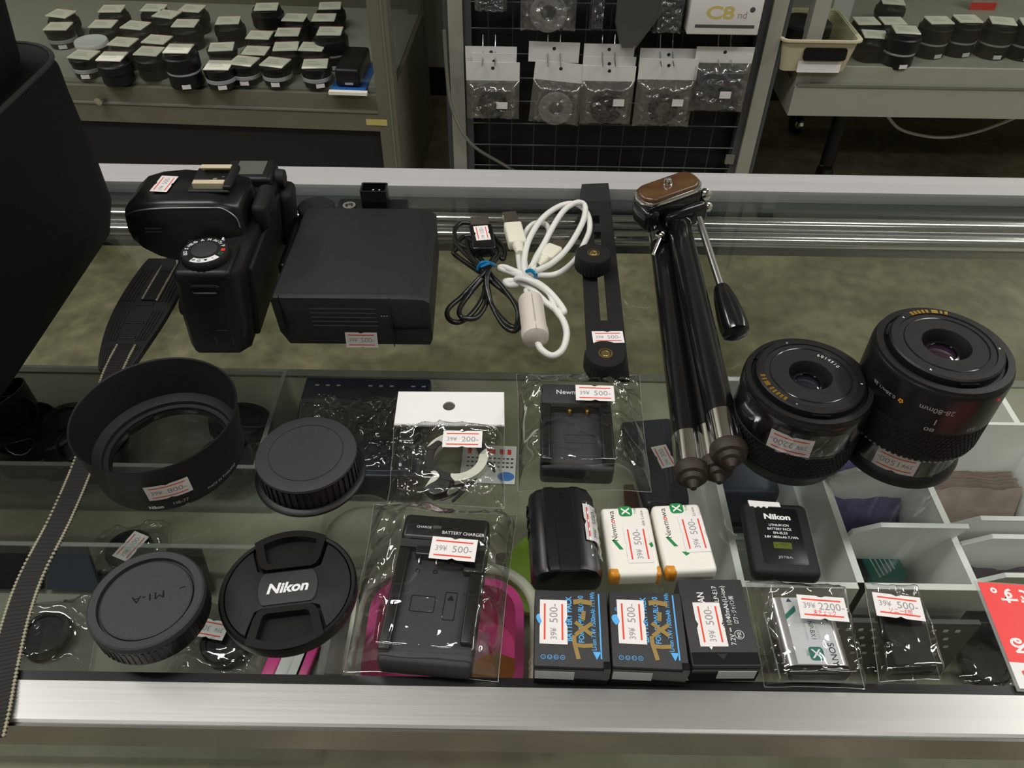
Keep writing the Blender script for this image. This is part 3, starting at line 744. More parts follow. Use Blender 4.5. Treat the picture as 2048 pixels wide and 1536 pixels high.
for x, y, z, r_ in ((L + .002, -.008, -.010, .0042), (L + .003, -.010, -.020, .0034), (-L + .010, -.016, -.026, .0036)):
    b = MB('chrome'); b.at(M @ T(x, y, z) @ R(70, 'X')).lathe([(0, -.003), (r_ * .5, -.003), (r_, -.002), (r_, .002), (r_ * .6, .003), (0, .003)], 16); b.build('lock_screw', hb)
b = MB('chrome'); p0 = M @ Vector((-L + .010, -.016, -.026)); b.at().tube([p0, p0 + Vector((-.006, -.014, -.006))], [.0022, .0014], 10); b.build('lock_lever', hb)
b = MB('black_satin'); b.tube([M @ Vector((.004, -.006, -.016)), a3 - d3 * .016, a3 - d3 * .010], [.012, .0105, .0092], 24); b.tube([M @ Vector((-.006, -.006, -.02)), P(1317, 458, .0100) - o], [.010, .0075], 20); b.build('leg_hub', tp)
h0, h1, h2 = P(1398, 438, .030) - o, P(1441, 572, .020) - o, P(1474, 672, .0105) - o
b = MB('steel'); b.tube([h0, h1 + (h2 - h1) * .2], .0026, 14); ph = b.build('pan_handle', tp)
d = (h2 - h1).normalized(); Lh = (h2 - h1).length
b = MB('black_gloss'); ts = (0, .02, .08, .3, .6, .85, .95, 1.0, 1.02); rr = (.003, .0045, .0055, .0075, .0090, .0096, .0088, .0055, .001)
sd_ = d.cross(Vector((0, 0, 1))).normalized(); u_ = sd_.cross(d); rings = []
for t, r_ in zip(ts, rr):
    rings.append([h1 + d * (Lh * t) + (sd_ * math.cos(2 * math.pi * i / 32) + u_ * math.sin(2 * math.pi * i / 32)) * (r_ * (.90 if i % 8 in (0, 1) and .2 < t < .9 else 1)) for i in range(32)])
b.loft(rings); b.build('handle_grip', ph, angle=40)
# ---------------------------------------------------------------- the two lenses standing on their front ends
def arc_text(b, body, r, a0, step, h, m, z, inward=False):
    for i, ch in enumerate(body):
        a = a0 - i * step if not inward else a0 + i * step
        if ch != ' ': b.text(ch, r * math.cos(math.radians(a)), r * math.sin(math.radians(a)), h, m, plane(T(0, 0, z)), rot=a - 90 if not inward else a + 90)
def knurl(b, r, z0, z1, nz, n, w, hgt, m=None, a0=0):
    dz = (z1 - z0) / nz
    for k in range(nz):
        zc = z0 + dz * (k + .5)
        for i in range(n):
            b.at(R(a0 + 360 * (i + .5 * (k % 2)) / n, 'Z')).box(r - .0002, r + hgt, -w / 2, w / 2, zc - dz * .36, zc + dz * .36, m)
    b.at()
def mount_top(t, zt, a_con, hole, glass, rr):
    b = MB('black_plastic'); b.lathe([(rr, zt - .0050), (rr - .0004, zt - .0034), (.0296, zt - .0032), (.0292, zt - .0048), (.0278, zt - .0048), (.0276, zt - .0008), (.0268, zt), (.0238, zt), (.0236, zt - .0006)], 72)
    mt = b.build('bayonet_mount', t)
    b = MB('black_fine'); b.lathe([(.0237, zt - .0006), (hole + .0003, zt - .0006), (hole, zt - .0010), (hole * .96, zt - .009)], 56); b.lathe([(.0200, zt - .0004), (.0204, zt - .0002), (.0208, zt - .0004)], 56, 'black_gloss')
    bf = b.build('rear_baffle', t)
    b = MB(glass); b.lathe([(hole * .97, zt - .0085), (hole * .7, zt - .0070), (hole * .35, zt - .0062), (0, zt - .0060)], 40); b.build('rear_element', t)
    b = MB('black_gloss'); b.lathe([(hole * .70, zt - .0068), (hole * .70, zt - .0058), (hole * .60, zt - .0056), (hole * .60, zt - .0064)], 40); b.build('element_ring', bf)
    b = MB('gold')
    for i, (a, w) in enumerate(((-21, .0016), (-15.5, .0012), (-8, .0034), (1, .0014), (6, .0014), (11, .0014), (16, .0014), (21, .0014))):
        b.at(R(a_con + a, 'Z')).box(.0240, .0266, -w / 2, w / 2, zt - .0002, zt + .0002)
    b.build('contact', mt, smooth=False)
    for a in (a_con + 62, a_con - 62, a_con + 180):
        b = MB('black_gloss'); b.at(R(a, 'Z')).box(.0262, .0285, -.0045, .0045, zt - .0030, zt - .0016); b.build('bayonet_tab', mt, smooth=False)
    b = MB('chrome')
    for a in (a_con + 35, a_con + 140, a_con - 100): b.at(R(a, 'Z') @ T(.0252, 0, zt - .0001)).lathe([(.0007, 0), (.0005, .0002), (0, .0001)], 10)
    b.build('mount_screw', mt)
    return mt

pA = P(1622, 748, .0577)
la = thing('zoom_lens', 'short black zoom lens standing mount up, serial number and gold contacts showing, beside the tripod', 'lens', (pA.x, pA.y, 0))
b = MB('black_plastic'); b.lathe([(.0, .0004), (.0285, .0004), (.0295, .0015), (.0305, .005), (.0330, .0095), (.0332, .0120)], 72); b.build('front_ring', la)
b = MB('black_rubber'); b.lathe([(.0328, .0120), (.0333, .0124), (.0333, .0280), (.0328, .0284)], 72); knurl(b, .0333, .0128, .0276, 6, 84, .0013, .00035); b.build('zoom_ring', la, smooth=False)
b = MB('black_gloss'); b.lathe([(.0330, .0284), (.0334, .0292), (.0336, .0470), (.0333, .0495), (.0326, .0506)], 72); b.build('barrel', la)
mount_top(la, .0555, 205, .0108, 'lens_glass', .0326)
b = MB('ink_white'); arc_text(b, '6014510', .0170, 62, 6.6, .0020, 'ink_white', .0551); b.build('serial_number', la, smooth=False)
sticker(la, '2200-', barrel(.0336, 247, .0350, True))
b = MB('film')                      # scrap of clear tape over the sticker
b.grid(lambda u, v: (Vector(barrel(.0341, 250, .0365)((u - .5) * .046, (v - .5) * .017, .0002 * math.sin(u * 31) * math.sin(v * 9)))), 40, 6); b.build('clear_tape', la, angle=180)

pB = P(1895, 686, .0793)
lb = thing('zoom_lens', 'taller black 28-80 mm zoom lens standing mount up on a flared front ring', 'lens', (pB.x, pB.y, 0))
b = MB('black_plastic'); b.lathe([(0, .0004), (.0310, .0004), (.0322, .0016), (.0322, .0060), (.0312, .0075), (.0300, .0090)], 72); b.build('front_ring', lb)
b = MB('black_gloss'); b.lathe([(.0300, .0090), (.0300, .0225), (.0312, .0240)], 72); b.build('front_barrel', lb)
b = MB('ink_grey')
for i in range(74):
    if i % 37 < 33: b.at(R(i * 4.864, 'Z')).box(.0312, .0338, -.0006, .0006, .0243, .0250)
fm = b.build('focus_marks', lb, smooth=False)
b = MB('black_plastic'); b.lathe([(.0310, .0238), (.0336, .0242), (.0338, .0255)], 72); b.build('focus_ring', lb)
b = MB('black_rubber'); b.lathe([(.0336, .0255), (.0341, .0260), (.0341, .0445), (.0336, .0450)], 72); knurl(b, .0341, .0268, .0438, 7, 84, .0013, .00035); b.build('zoom_ring', lb, smooth=False)
b = MB('black_satin'); b.lathe([(.0337, .0450), (.0345, .0455), (.0345, .0680), (.0341, .0698), (.0334, .0706)], 72); bb = b.build('barrel', lb)
mount_top(lb, .0755, 92, .0118, 'lens_glass_purple', .0334)
b = MB('ink_grey'); f_ = barrel(.0346, 251, .0600, True)
b.text('28-80mm', 0, 0, .0030, 'ink_grey', f_, lift=.00006, w=.0165)
f_ = barrel(.0346, 254, .0530, True);
vs = [f_(u, v, .00006) for v in (-.0018, .0018) for u in (-.0003, .0003)]; b.add(vs, [(0, 1, 3, 2)], 'ink_grey')
b.text('80', 0, 0, .0022, 'ink_grey', barrel(.0346, 252, .0478, True), lift=.00006, w=.0048); b.text('50', 0, 0, .0022, 'ink_grey', barrel(.0346, 287, .0485, True), lift=.00006, w=.0048)
b.text('0.38m/1.3ft', 0, 0, .0018, 'ink_grey', barrel(.0346, 206, .0580, True), lift=.00006, w=.0145); b.text('✿', 0, 0, .0026, 'ink_orange', barrel(.0346, 223, .0580, True), lift=.00006)
b.build('barrel_lettering', lb, smooth=False)
b = MB('ink_red'); b.at(R(300, 'Z') @ T(.0340, 0, .0660) @ R(60, 'Y')).lathe([(.0012, 0), (.0010, .0006), (0, .0008)], 14); b.build('mount_index', lb)
sticker(lb, '1500-', barrel(.0302, 243, .0155, True))
b = MB('film'); b.grid(lambda u, v: (Vector(barrel(.0306, 246, .0158)((u - .5) * .040, (v - .5) * .0135, .0002 * math.sin(u * 27)))), 36, 6); b.build('clear_tape', lb, angle=180)

la.scale = (1.02, 1.02, 1.04); lb.scale = (1.01, 1.01, 1.05)
# ---------------------------------------------------------------- lens hood
pH = P(308, 824, .036)
hd = thing('lens_hood', 'black round lens hood lying wide end up with price sticker', 'lens hood', (pH.x, pH.y, 0))
b = MB('black_fine')
b.lathe([(.0325, .0005), (.0385, .0005), (.0395, .0020), (.0402, .0130), (.0425, .0345), (.0430, .0362), (.0427, .0368), (.0420, .0362), (.0412, .0330), (.0390, .0120), (.0370, .0100), (.0350, .0090), (.0345, .0070), (.0322, .0066), (.0322, .0030), (.0325, .0005)], 96)
b.build('shell', hd, angle=30)
b = MB('black_gloss'); b.lathe([(.0323, .0026), (.0312, .0026), (.0312, .0050), (.0323, .0050)], 72)
for a in (20, 140, 250): b.at(R(a, 'Z')).box(.0300, .0325, -.008, .008, .0022, .0058)
b.build('bayonet_ring', hd)
rad = lambda z: .0402 + (z - .013) * .00235 / .0215 * 1 + .0002
b = MB('ink_grey')
for s_, ph, z_, h_, w_, mm_, bd in (('Nikon', 278, .0050, .0023, .0072, 'ink_white', .03), ('HB-77', 296, .0058, .0022, .0078, 'ink_grey', 0), ('—O', 297, .0020, .0018, .0052, 'ink_grey', 0), ('MADE IN THAILAND', 331, .0062, .0017, .0200, 'ink_grey', 0)):
    b.text(s_, 0, 0, h_, mm_, barrel(.0403, ph, z_ + .001), w=w_, lift=.0003, bold=bd)
b.build('lettering', hd, smooth=False)
sticker(hd, '800-', barrel(rad, 291, .0175))

# ---------------------------------------------------------------- caps
def ribs(b, r, z0, z1, n, w, hgt):
    for i in range(n): b.at(R(360 * i / n, 'Z')).box(r - .0005, r + hgt, -w / 2, w / 2, z0, z1)
    b.at()
p = P(612, 905, .0185)
rc = thing('rear_lens_cap', 'plain black ribbed rear lens cap with a wide base flange', 'lens cap', (p.x, p.y, 0))
b = MB('black_plastic'); b.lathe([(0, .0004), (.0295, .0004), (.0300, .0012), (.0300, .0026), (.0292, .0034), (.0268, .0038)], 72); b.build('flange', rc)
b = MB('black_plastic'); b.lathe([(.0262, .0036), (.0262, .0165)], 72); ribs(b, .0262, .0040, .0165, 46, .0021, .0008); b.build('ribbed_wall', rc, smooth=False)
b = MB('charcoal'); b.lathe([(.0262, .0160), (.0270, .0170), (.0266, .0183), (.0255, .0186), (.0202, .0186), (.0200, .0182), (.0195, .0182), (.0193, .0186), (0, .0186)], 72); b.build('top_disc', rc, angle=25)

p = P(292, 1196, .0235)
mc = thing('body_cap', 'black screw cap marked M1-A with recessed top, at the counter front', 'lens cap', (p.x, p.y, 0))
b = MB('black_gloss'); b.lathe([(0, .0004), (.0185, .0004), (.0195, .0014), (.0200, .0080), (.0235, .0095)], 64); b.build('threaded_base', mc)
b = MB('black_satin'); b.lathe([(.0235, .0092), (.0252, .0100), (.0254, .0200)], 64); ribs(b, .0252, .0108, .0190, 60, .0011, .00035); b.build('ribbed_wall', mc, smooth=False)
b = MB('charcoal'); b.lathe([(.0254, .0198), (.0257, .0212), (.0252, .0232), (.0244, .0238), (.0212, .0236), (.0209, .0216), (.0203, .0216), (.0200, .0226), (.0192, .0230), (0, .0230)], 72); td = b.build('top_disc', mc, angle=25)
b = MB('black_gloss'); b.text('M1-A', .0005, .0005, .0036, 'black_gloss', plane(T(0, 0, .0231)), rot=196, w=.0140); b.text('I', .0145, .0060, .0028, 'black_gloss', plane(T(0, 0, .0231)), rot=-62); b.build('engraved_lettering', td, smooth=False)

p = P(575, 1172, .0095)
nc = thing('front_lens_cap', 'black pinch lens cap with white Nikon lettering', 'lens cap', (p.x, p.y, 0), 9)
Rc = .0325
b = MB('black_satin'); b.lathe([(0, .0004), (.0300, .0004), (.0322, .0012), (Rc, .0030), (Rc, .0070), (Rc - .0010, .0082), (Rc - .0025, .0080), (Rc - .0032, .0048), (0, .0044)], 80); b.build('rim', nc, angle=30)
def arc(a0, a1, r, n=18): return [(r * math.cos(math.radians(a0 + (a1 - a0) * i / n)), r * math.sin(math.radians(a0 + (a1 - a0) * i / n))) for i in range(n + 1)]
ri = Rc - .0030; k = .42
poly = arc(-52, 52, ri) + [(.0150, .0112), (.0115, .0098), (-.0115, .0098), (-.0150, .0112)] + arc(128, 232, ri) + [(-.0150, -.0112), (-.0115, -.0098), (.0115, -.0098), (.0150, -.0112)]
b = MB('black_fine'); b.prism(poly, .0042, .0080, bev=.0006); b.build('face_plate', nc)
b = MB('charcoal'); cp = arc(-36, 36, .0150, 10)[::1]; cp = [(.0105 + .0035 * math.cos(math.radians(a)), .0088 * math.sin(math.radians(a))) for a in range(-80, 81, 16)] + [(-.0105 - .0035 * math.cos(math.radians(a)), .0088 * math.sin(math.radians(a))) for a in range(80, -81, -16)]
b.prism(cp, .0078, .0088, bev=.0003); b.build('name_plate', nc)
for sgn in (1, -1):
    def tr(pts): return [(x * sgn, y * sgn) for x, y in pts]
    out = arc(57, 123, Rc - .0002, 16) + [(-.0148, .0150), (-.0130, .0116), (-.0105, .0105)] + [(-.0105 + .021 * i / 8, .0105) for i in range(1, 8)] + [(.0105, .0105), (.0130, .0116), (.0148, .0150)]
    inn = arc(63, 117, Rc - .0038, 16) + [(-.0112, .0165), (-.0104, .0142), (-.0088, .0134)] + [(-.0088 + .0176 * i / 8, .0134) for i in range(1, 8)] + [(.0088, .0134), (.0104, .0142), (.0112, .0165)]
    b = MB('black_satin'); b.ring(tr(out), tr(inn), .0040, .0092); b.build('pinch_clip', nc, smooth=False)
b = MB('ink_white'); b.text('Nikon', 0, 0, .0052, 'ink_white', plane(T(0, 0, .00885)), w=.0196, bold=.035, shear=.22); b.build('lettering', nc, smooth=False)

# ---------------------------------------------------------------- batteries
def local(t, px, py, z):
    M = Matrix.Translation((t.location.x, t.location.y, t.location.z - ZC)) @ t.rotation_euler.to_matrix().to_4x4()
    return M.inverted() @ P(px, py, z)
def put(t, px, py, z, rot, s=1.0):
    q = local(t, px, py, z); return plane(T(q.x, q.y, z - (t.location.z - ZC)) @ R(rot, 'Z') @ Matrix.Scale(s, 4))
def top(z): return plane(T(0, 0, z))

def blg(corners, label, dx_pen):
    x, y, W, Ln, a = quad_fit(*corners, .0155, .0334, .0378)
    t = thing('camera_battery', label, 'battery', (x, y, 0), a, 'black batteries with gold pen writing')
    hw, hl = W / 2, Ln / 2
    b = MB('charcoal'); b.rbox(-hw, hw, -hl, hl, .0010, .0155, .0007, seg=2); b.build('casing', t)
    b = MB('black_gloss'); b.box(-hw + .0003, hw - .0003, -hl - .0004, -hl + .002, .0010, .0138); b.box(hw - .0030, hw + .0001, -hl - .0005, -hl + .0030, .0105, .0158); b.build('terminal_end', t, smooth=False)
    b = MB('silver_label'); b.box(-hw + .0006, hw - .0155, -hl - .0006, -hl - .0003, .0050, .0118); b.build('end_label', t, smooth=False)
    f = top(.01556); b = MB('ink_blue')
    X = lambda q: -hw + q * W
    Y = lambda q: -hl + q * Ln
    b.text('BATTERY PACK', X(.465), Y(.62), .0026, 'ink_blue', f, 90, bold=.02, w=.0225)
    b.text('FOR DMW-BLG10', X(.63), Y(.62), .0024, 'ink_blue', f, 90, bold=.015, w=.0235)
    b.text('Li-ion 7.4V 1500mAh 11.1Wh', X(.795), Y(.60), .0021, 'ink_blue', f, 90, bold=.01, w=.0290)
    b.flat([(X(.875), Y(.11)), (X(.895), Y(.11)), (X(.895), Y(.965)), (X(.875), Y(.965))], 0, 'ink_blue', f)
    b.flat([(X(.775), Y(.20)), (X(.885), Y(.20)), (X(.825), Y(.10))], 0, 'ink_blue', f)
    for i, ch in enumerate(('−', 'C', 'T', '+')):
        cx_, cy_ = X(.12 + .085 * i), Y(.115)
        oo = [(cx_ + .0011 * math.cos(a_ * .5236), cy_ + .0011 * math.sin(a_ * .5236)) for a_ in range(12)]; ii = [(cx_ + (px_ - cx_) * .8, cy_ + (py_ - cy_) * .8) for px_, py_ in oo]
        b.add([f(*q, 0) for q in oo + ii], [(j, (j + 1) % 12, 12 + (j + 1) % 12, 12 + j) for j in range(12)], 'ink_blue')
        b.text(ch, cx_, cy_, .0012, 'ink_blue', f, 90)
    bl = [(X(.08 + .055 * math.cos(a_) * (1 + .5 * math.sin(a_))), Y(.60 + .07 * math.sin(a_))) for a_ in [i * .4189 for i in range(15)]]
    b.flat(bl, 0, 'ink_blue', f); b.text('®', X(.10), Y(.74), .0020, 'ink_blue', f, 90)
    b.build('printed_lettering', t, smooth=False)
    b = MB('pen_gold'); lift = [.00010]
    def stroke(pts, w=.00095):
        lift[0] += .00003; pts = [Vector((X(u) + dx_pen * W, Y(v), 0)) for u, v in pts]; vs = []
        for i, p_ in enumerate(pts):
            d = (pts[min(i + 1, len(pts) - 1)] - pts[max(i - 1, 0)]).normalized(); nn = Vector((-d.y, d.x, 0)) * w
            vs += [f(p_.x + nn.x, p_.y + nn.y, lift[0]), f(p_.x - nn.x, p_.y - nn.y, lift[0])]
        b.add(vs, [(2 * i, 2 * i + 1, 2 * i + 3, 2 * i + 2) for i in range(len(pts) - 1)], 'pen_gold')
    stroke([(.53, .40), (.535, .30), (.56, .20), (.585, .10)]); stroke([(.545, .275), (.65, .265), (.78, .275)])
    stroke([(.55, .40), (.64, .47), (.78, .56)]); stroke([(.55, .57), (.66, .49), (.77, .41)])
    stroke([(.655, .60), (.665, .66), (.67, .72)]); stroke([(.53, .845), (.62, .86), (.79, .835)]); stroke([(.53, .815), (.62, .835), (.79, .81)], .0006)
    b.build('gold_pen_writing', t, smooth=False)
    return t
b1 = blg(((1070, 1330), (1222, 1338), (1070, 1178)), 'black battery with gold pen marking, second battery from the bagged charger', 0)
b1['label'] = 'black battery with blue print and gold pen marking, next to the bagged charger'
sticker(b1, '500-', put(b1, 1107, 1243, .0157, 90))
b2 = blg(((1226, 1330), (1380, 1338), (1217, 1182)), 'black battery with blue print, blue logo and gold pen marking, between two other black batteries', .01)
sticker(b2, '500-', put(b2, 1263, 1243, .0157, 90))

x, y, W, Ln, a = quad_fit((1384, 1334), (1520, 1330), (1358, 1160), .0145, .0305, .0436)
rw = thing('camera_battery', 'dark grey battery with white lettering beside the silver battery pouch', 'battery', (x, y, 0), a)
hw, hl = W / 2, Ln / 2
b = MB('charcoal'); b.rbox(-hw, hw, -hl, hl, .0010, .0145, .0006, seg=2); b.build('casing', rw)
b = MB('black_gloss'); b.box(-hw + .0004, hw - .0004, -hl - .0004, -hl + .003, .0010, .0120); b.build('terminal_end', rw, smooth=False)
b = MB('silver_label'); b.box(hw - .0185, hw - .0015, -hl - .0007, -hl - .0003, .0040, .0105); b.build('end_label', rw, smooth=False)
b = MB('black_satin'); b.box(-hw + .0005, hw - .0005, -hl + .0006, -hl + .0064, .0144, .01456); b.build('end_band', rw, smooth=False)
f = top(.01456); b = MB('ink_white'); X = lambda q: -hw + q * W; Y = lambda q: -hl + q * Ln
b.text('ROWA JAPAN', X(.31), Y(.56), .0032, 'ink_white', f, 90, w=.0240, bold=.01)
b.text('BATTERY PACK LP-E17', X(.545), Y(.57), .0022, 'ink_white', f, 90, w=.0300)
b.text('7.2V ⎓ 1040mAh(Li-ion)', X(.665), Y(.57), .0022, 'ink_white', f, 90, w=.0300)
b.text('ロワ・ジャパン㈱', X(.775), Y(.63), .0019, 'ink_white', f, 90, w=.0140); b.text('PSE', X(.775), Y(.34), .0017, 'ink_white', f, 90, w=.0028)
cx_, cy_ = X(.775), Y(.34); oo = [(cx_ + .0022 * math.cos(i * .3927), cy_ + .0022 * math.sin(i * .3927)) for i in range(16)]; ii = [(cx_ + (q[0] - cx_) * .9, cy_ + (q[1] - cy_) * .9) for q in oo]
b.add([f(*q, 0) for q in oo + ii], [(j, (j + 1) % 16, 16 + (j + 1) % 16, 16 + j) for j in range(16)], 'ink_white')
b.flat([(X(.27), Y(.235)), (X(.37), Y(.235)), (X(.32), Y(.175))][::-1], 0, 'ink_white', f); b.flat([(X(.38), Y(.13)), (X(.54), Y(.13)), (X(.46), Y(.065))], .00008, 'black_deep', f)
b.build('printed_lettering', rw, smooth=False)
sticker(rw, '500-', put(rw, 1420, 1248, .0147, 90))

# ridged black battery
x, y, W, Ln, a = quad_fit((1068, 1140), (1212, 1135), (1052, 975), .0200, .0345, .0505)
rb = thing('camera_battery', 'chunky glossy black battery with rounded ridges and a curved sticker', 'battery', (x, y, 0), a - 1)
hw, hl = W / 2, Ln / 2
pr = [(-hw + .002, .0005), (hw - .002, .0005), (hw, .004), (hw - .0002, .012), (hw - .003, .0172), (hw - .008, .0198), (.0060, .0202), (.0050, .0194), (-.0035, .0194), (-.0045, .0202), (-.0090, .0200), (-.0100, .0186), (-hw + .004, .0175), (-hw + .001, .0140), (-hw, .004)]
b = MB('black_satin'); rings = []
for yy, s_ in ((-hl, .86), (-hl + .0006, .94), (-hl + .0030, 1), (hl - .003, 1), (hl - .0006, .95), (hl, .90)): rings.append([(q[0] * s_, yy, .0102 + (q[1] - .0102) * s_) for q in pr])
b.loft(rings); b.build('casing', rb, angle=30)
b = MB('black_gloss')
for yy in (.005, .012, .019): b.box(-hw - .0003, -hw + .0006, yy - .0012, yy + .0012, .003, .010)
b.ring(rrect(.0032, .0026, .0004, 2, .0, hl - .006), rrect(.0026, .0020, .0003, 2, .0, hl - .006), .0193, .0196); b.build('moulded_mark', rb, smooth=False)
def shoulder(u, v, h):            # sticker folded over the rounded right shoulder
    # u runs along +y, v runs to -x
    s_ = .0105 - v; y_ = .0025 + u; cxr, czr, rr_ = hw - .0080, .0118, .0082
    if s_ < .0035: xx, zz = cxr - (.0035 - s_), czr + rr_ + h
    else:
        an = (s_ - .0035) / rr_; xx, zz = cxr + (rr_ + h) * math.sin(an), czr + (rr_ + h) * math.cos(an)
    return (xx, y_, zz + .0002)
sticker(rb, '500-', shoulder, W=12.0)
b = MB('film'); b.grid(lambda u, v: Vector(shoulder((u - .62) * .033, (v - .52) * .0130, .0004 + .00015 * math.sin(u * 40))), 30, 10); b.build('clear_tape', rb, angle=180)

# two white batteries
def white_batt(corners, label, st, extra):
    x, y, W, Ln, a = quad_fit(*corners, .0100, .0253, .0412)
    t = thing('camera_battery', label, 'battery', (x, y, 0), a, 'white batteries with green print')
    hw, hl = W / 2, Ln / 2
    b = MB('battery_white'); b.rbox(-hw, hw, -hl, hl, .0006, .0100, .0022); b.build('casing', t)
    f = top(.01004); b = MB('ink_dark'); X = lambda q: -hw + q * W; Y = lambda q: -hl + q * Ln
    b.text('Newm', X(.20), Y(.615), .0030, 'ink_dark', f, 90, align='c', w=.0105); b.text('o', X(.20), Y(.775), .0027, 'ink_red', f, 90, bold=.02); b.text('wa', X(.20), Y(.865), .0030, 'ink_dark', f, 90, w=.0058)
    b.text('Rechargeable Li-ion', X(.82), Y(.70), .0016, 'ink_dark', f, 90, w=.0190)
    b.add([f(px_, py_, 0) for px_, py_ in rrect(.0070, .0064, .0018, 3, X(.50), Y(.925))], [tuple(range(16))], 'ink_green'); b.text('X', X(.50), Y(.925), .0040, 'ink_white', f, 90, bold=.03, lift=.00005)
    b.text('TYPE', X(.70), Y(.93), .0013, 'ink_green', f, 90)
    for pts in (((.13, .50), (.21, .50), (.34, .36), (.26, .36)), ((.38, .28), (.48, .28), (.53, .25), (.45, .22)), ((.84, .42), (.92, .46), (.94, .40), (.86, .36))):
        b.flat([(X(u), Y(v)) for u, v in pts][::-1], 0, 'ink_green', f)
    b.build('printed_lettering', t, smooth=False)
    b = MB('tape_orange'); b.rbox(-hw - .0003, -hw + .0060, -hl - .0003, -hl + .0055, .0008, .01015, .0022)
    if extra: b.rbox(hw - .0030, hw + .0003, -hl - .0003, -hl + .0055, .0008, .01015, .0022)
    b.build('orange_tape', t)
    sticker(t, '500-', put(t, *st, .0102, 90))
    return t
white_batt(((1222, 1150), (1325, 1148), (1200, 1015)), 'white battery with orange tape on two corners, touching the chunky black battery', (1276, 1088), True)
white_batt(((1337, 1146), (1438, 1142), (1302, 1008)), 'white battery with orange tape on one corner, under the tripod feet', (1388, 1067), False)

# flat black battery with white name
x, y, W, Ln, a = quad_fit((1503, 1148), (1641, 1148), (1489, 1003), .0100, .0335, .0440)
nb = thing('camera_battery', 'flat black battery with white Nikon lettering and a torn white label', 'battery', (x, y, 0), a)
hw, hl = W / 2, Ln / 2
b = MB('black_fine'); b.rbox(-hw, hw, -hl, hl, .0006, .0100, .0034, seg=4); b.build('casing', nb)
b = MB('black_satin'); b.prism(rrect(W - .0115, Ln - .0095, .0015, 3, 0, .0005), .0098, .01012, bev=.0001); b.build('label_panel', nb)
f = top(.01016); b = MB('ink_white'); X = lambda q: -hw + q * W; Y = lambda q: -hl + q * Ln
b.text('Nikon', X(.50), Y(.775), .0032, 'ink_white', f, w=.0134, bold=.04)
for s_, yy, w_ in (('LITHIUM ION', .655, .0100), ('BATTERY PACK', .600, .0122), ('EN-EL23', .545, .0070), ('3.8V 1850mAh 7.1Wh', .487, .0168)): b.text(s_, X(.50), Y(yy), .0014, 'ink_white', f, w=w_, bold=.01)
b.text('J078A', X(.50), Y(.215), .0014, 'ink_grey', f, w=.0072); b.build('printed_lettering', nb, smooth=False)
b = MB('hologram'); b.box(X(.36), X(.63), Y(.330), Y(.415), .0101, .01022); b.build('hologram_sticker', nb, smooth=False)
tl = [(.10, .995), (.58, .985), (.59, .920), (.40, .918), (.385, .895), (.36, .893), (.345, .915), (.31, .913), (.295, .893), (.27, .893), (.255, .912), (.225, .91), (.21, .893), (.18, .893), (.165, .91), (.11, .906)]
b = MB('sticker_white'); b.prism([(X(u), Y(v)) for u, v in tl][::-1], .0094, .01035); b.build('torn_label', nb, smooth=False)
# ---------------------------------------------------------------- things in clear pouches
# battery charger
x, y, W, Ln, a = quad_fit((764, 1302), (950, 1336), (806, 1018), .0190, .0425, .0760); a = -4.5
ch = thing('battery_charger', 'black battery charger lettered BATTERY CHARGER inside a clear pouch', 'charger', (x, y, 0), a)
hw, hl = W / 2, Ln / 2; X = lambda q: -hw + q * W; Y = lambda q: -hl + q * Ln
b = MB('charcoal'); b.rbox(-hw, hw, -hl, hl, .0010, .0135, .0025); b.build('base', ch)
b = MB('black_satin'); b.rbox(-hw, hw, Y(.80), hl, .0015, .0195, .0025); hb_ = b.build('head', ch)
b = MB('black_satin'); b.loft([[(x_, Y(.80), .0135), (x_, Y(.80), .0190), (x_, Y(.755), .0175), (x_, Y(.755), .0135)] for x_ in (-hw + .0005, hw - .0005)]); b.build('head_slope', ch, smooth=False)
b = MB('black_satin'); b.rbox(-hw, -hw + .0055, -hl + .004, Y(.78), .004, .0165, .001); b.rbox(hw - .0065, hw, -hl + .010, Y(.64), .004, .0165, .001); b.rbox(hw - .0100, hw, Y(.60), Y(.78), .004, .0178, .001); b.build('side_rail', ch)
b = MB('black_gloss'); b.rbox(-hw + .0085, hw - .010, Y(.695), Y(.765), .012, .0185, .0008); b.build('contact_block', ch)
b = MB('steel')
for u in (.25, .45): b.at(T(X(u), Y(.700), .0145) @ R(90, 'X')).lathe([(.0008, 0), (.0008, .002), (.0004, .003), (0, .003)], 10)
b.build('contact', ch)
b = MB('black_gloss')
for u, v, w_, h_ in ((.375, .385, .0115, .0085), (.675, .385, .0058, .0145)): b.ring(rrect(w_, h_, .0006, 2, X(u), Y(v)), rrect(w_ - .0006, h_ - .0006, .0005, 2, X(u), Y(v)), .0134, .01375)
b.flat([(X(.640), Y(.425)), (X(.710), Y(.425)), (X(.675), Y(.462))], .01378, 'black_gloss')
for u in (.25, .45): b.at(T(X(u), Y(.615), .0135)).lathe([(.0011, 0), (.0011, .0003), (.0007, .0003), (.0007, 0)], 12)
b.build('moulded_mark', ch, smooth=False)
f = top(.01958); b = MB('ink_white'); b.text('CHARGE', X(.25), Y(.895), .0013, 'ink_white', f, w=.0074); b.text('BATTERY CHARGER', X(.715), Y(.865), .0018, 'ink_white', f, w=.0208, bold=.01); b.build('printed_lettering', ch, smooth=False)
b = MB('lcd'); b.prism(rrect(.0045, .0018, .0008, 3, X(.40), Y(.90)), .0194, .01965); b.build('charge_lamp', ch)
C = [P(688, 1346, 0), P(996, 1366, 0), P(1034, 1032, 0), P(748, 1010, 0)]
bg, cen, hf = film_bag('clear_pouch', 'clear cellophane pouch round the charger lettered BATTERY CHARGER', 'pouch', C, [(x, y, hw, hl, a, .0195)], seed=4, n=84, amp=.0042)
sticker(bg, '500-', put(bg, 907, 1098, .0228, -5))

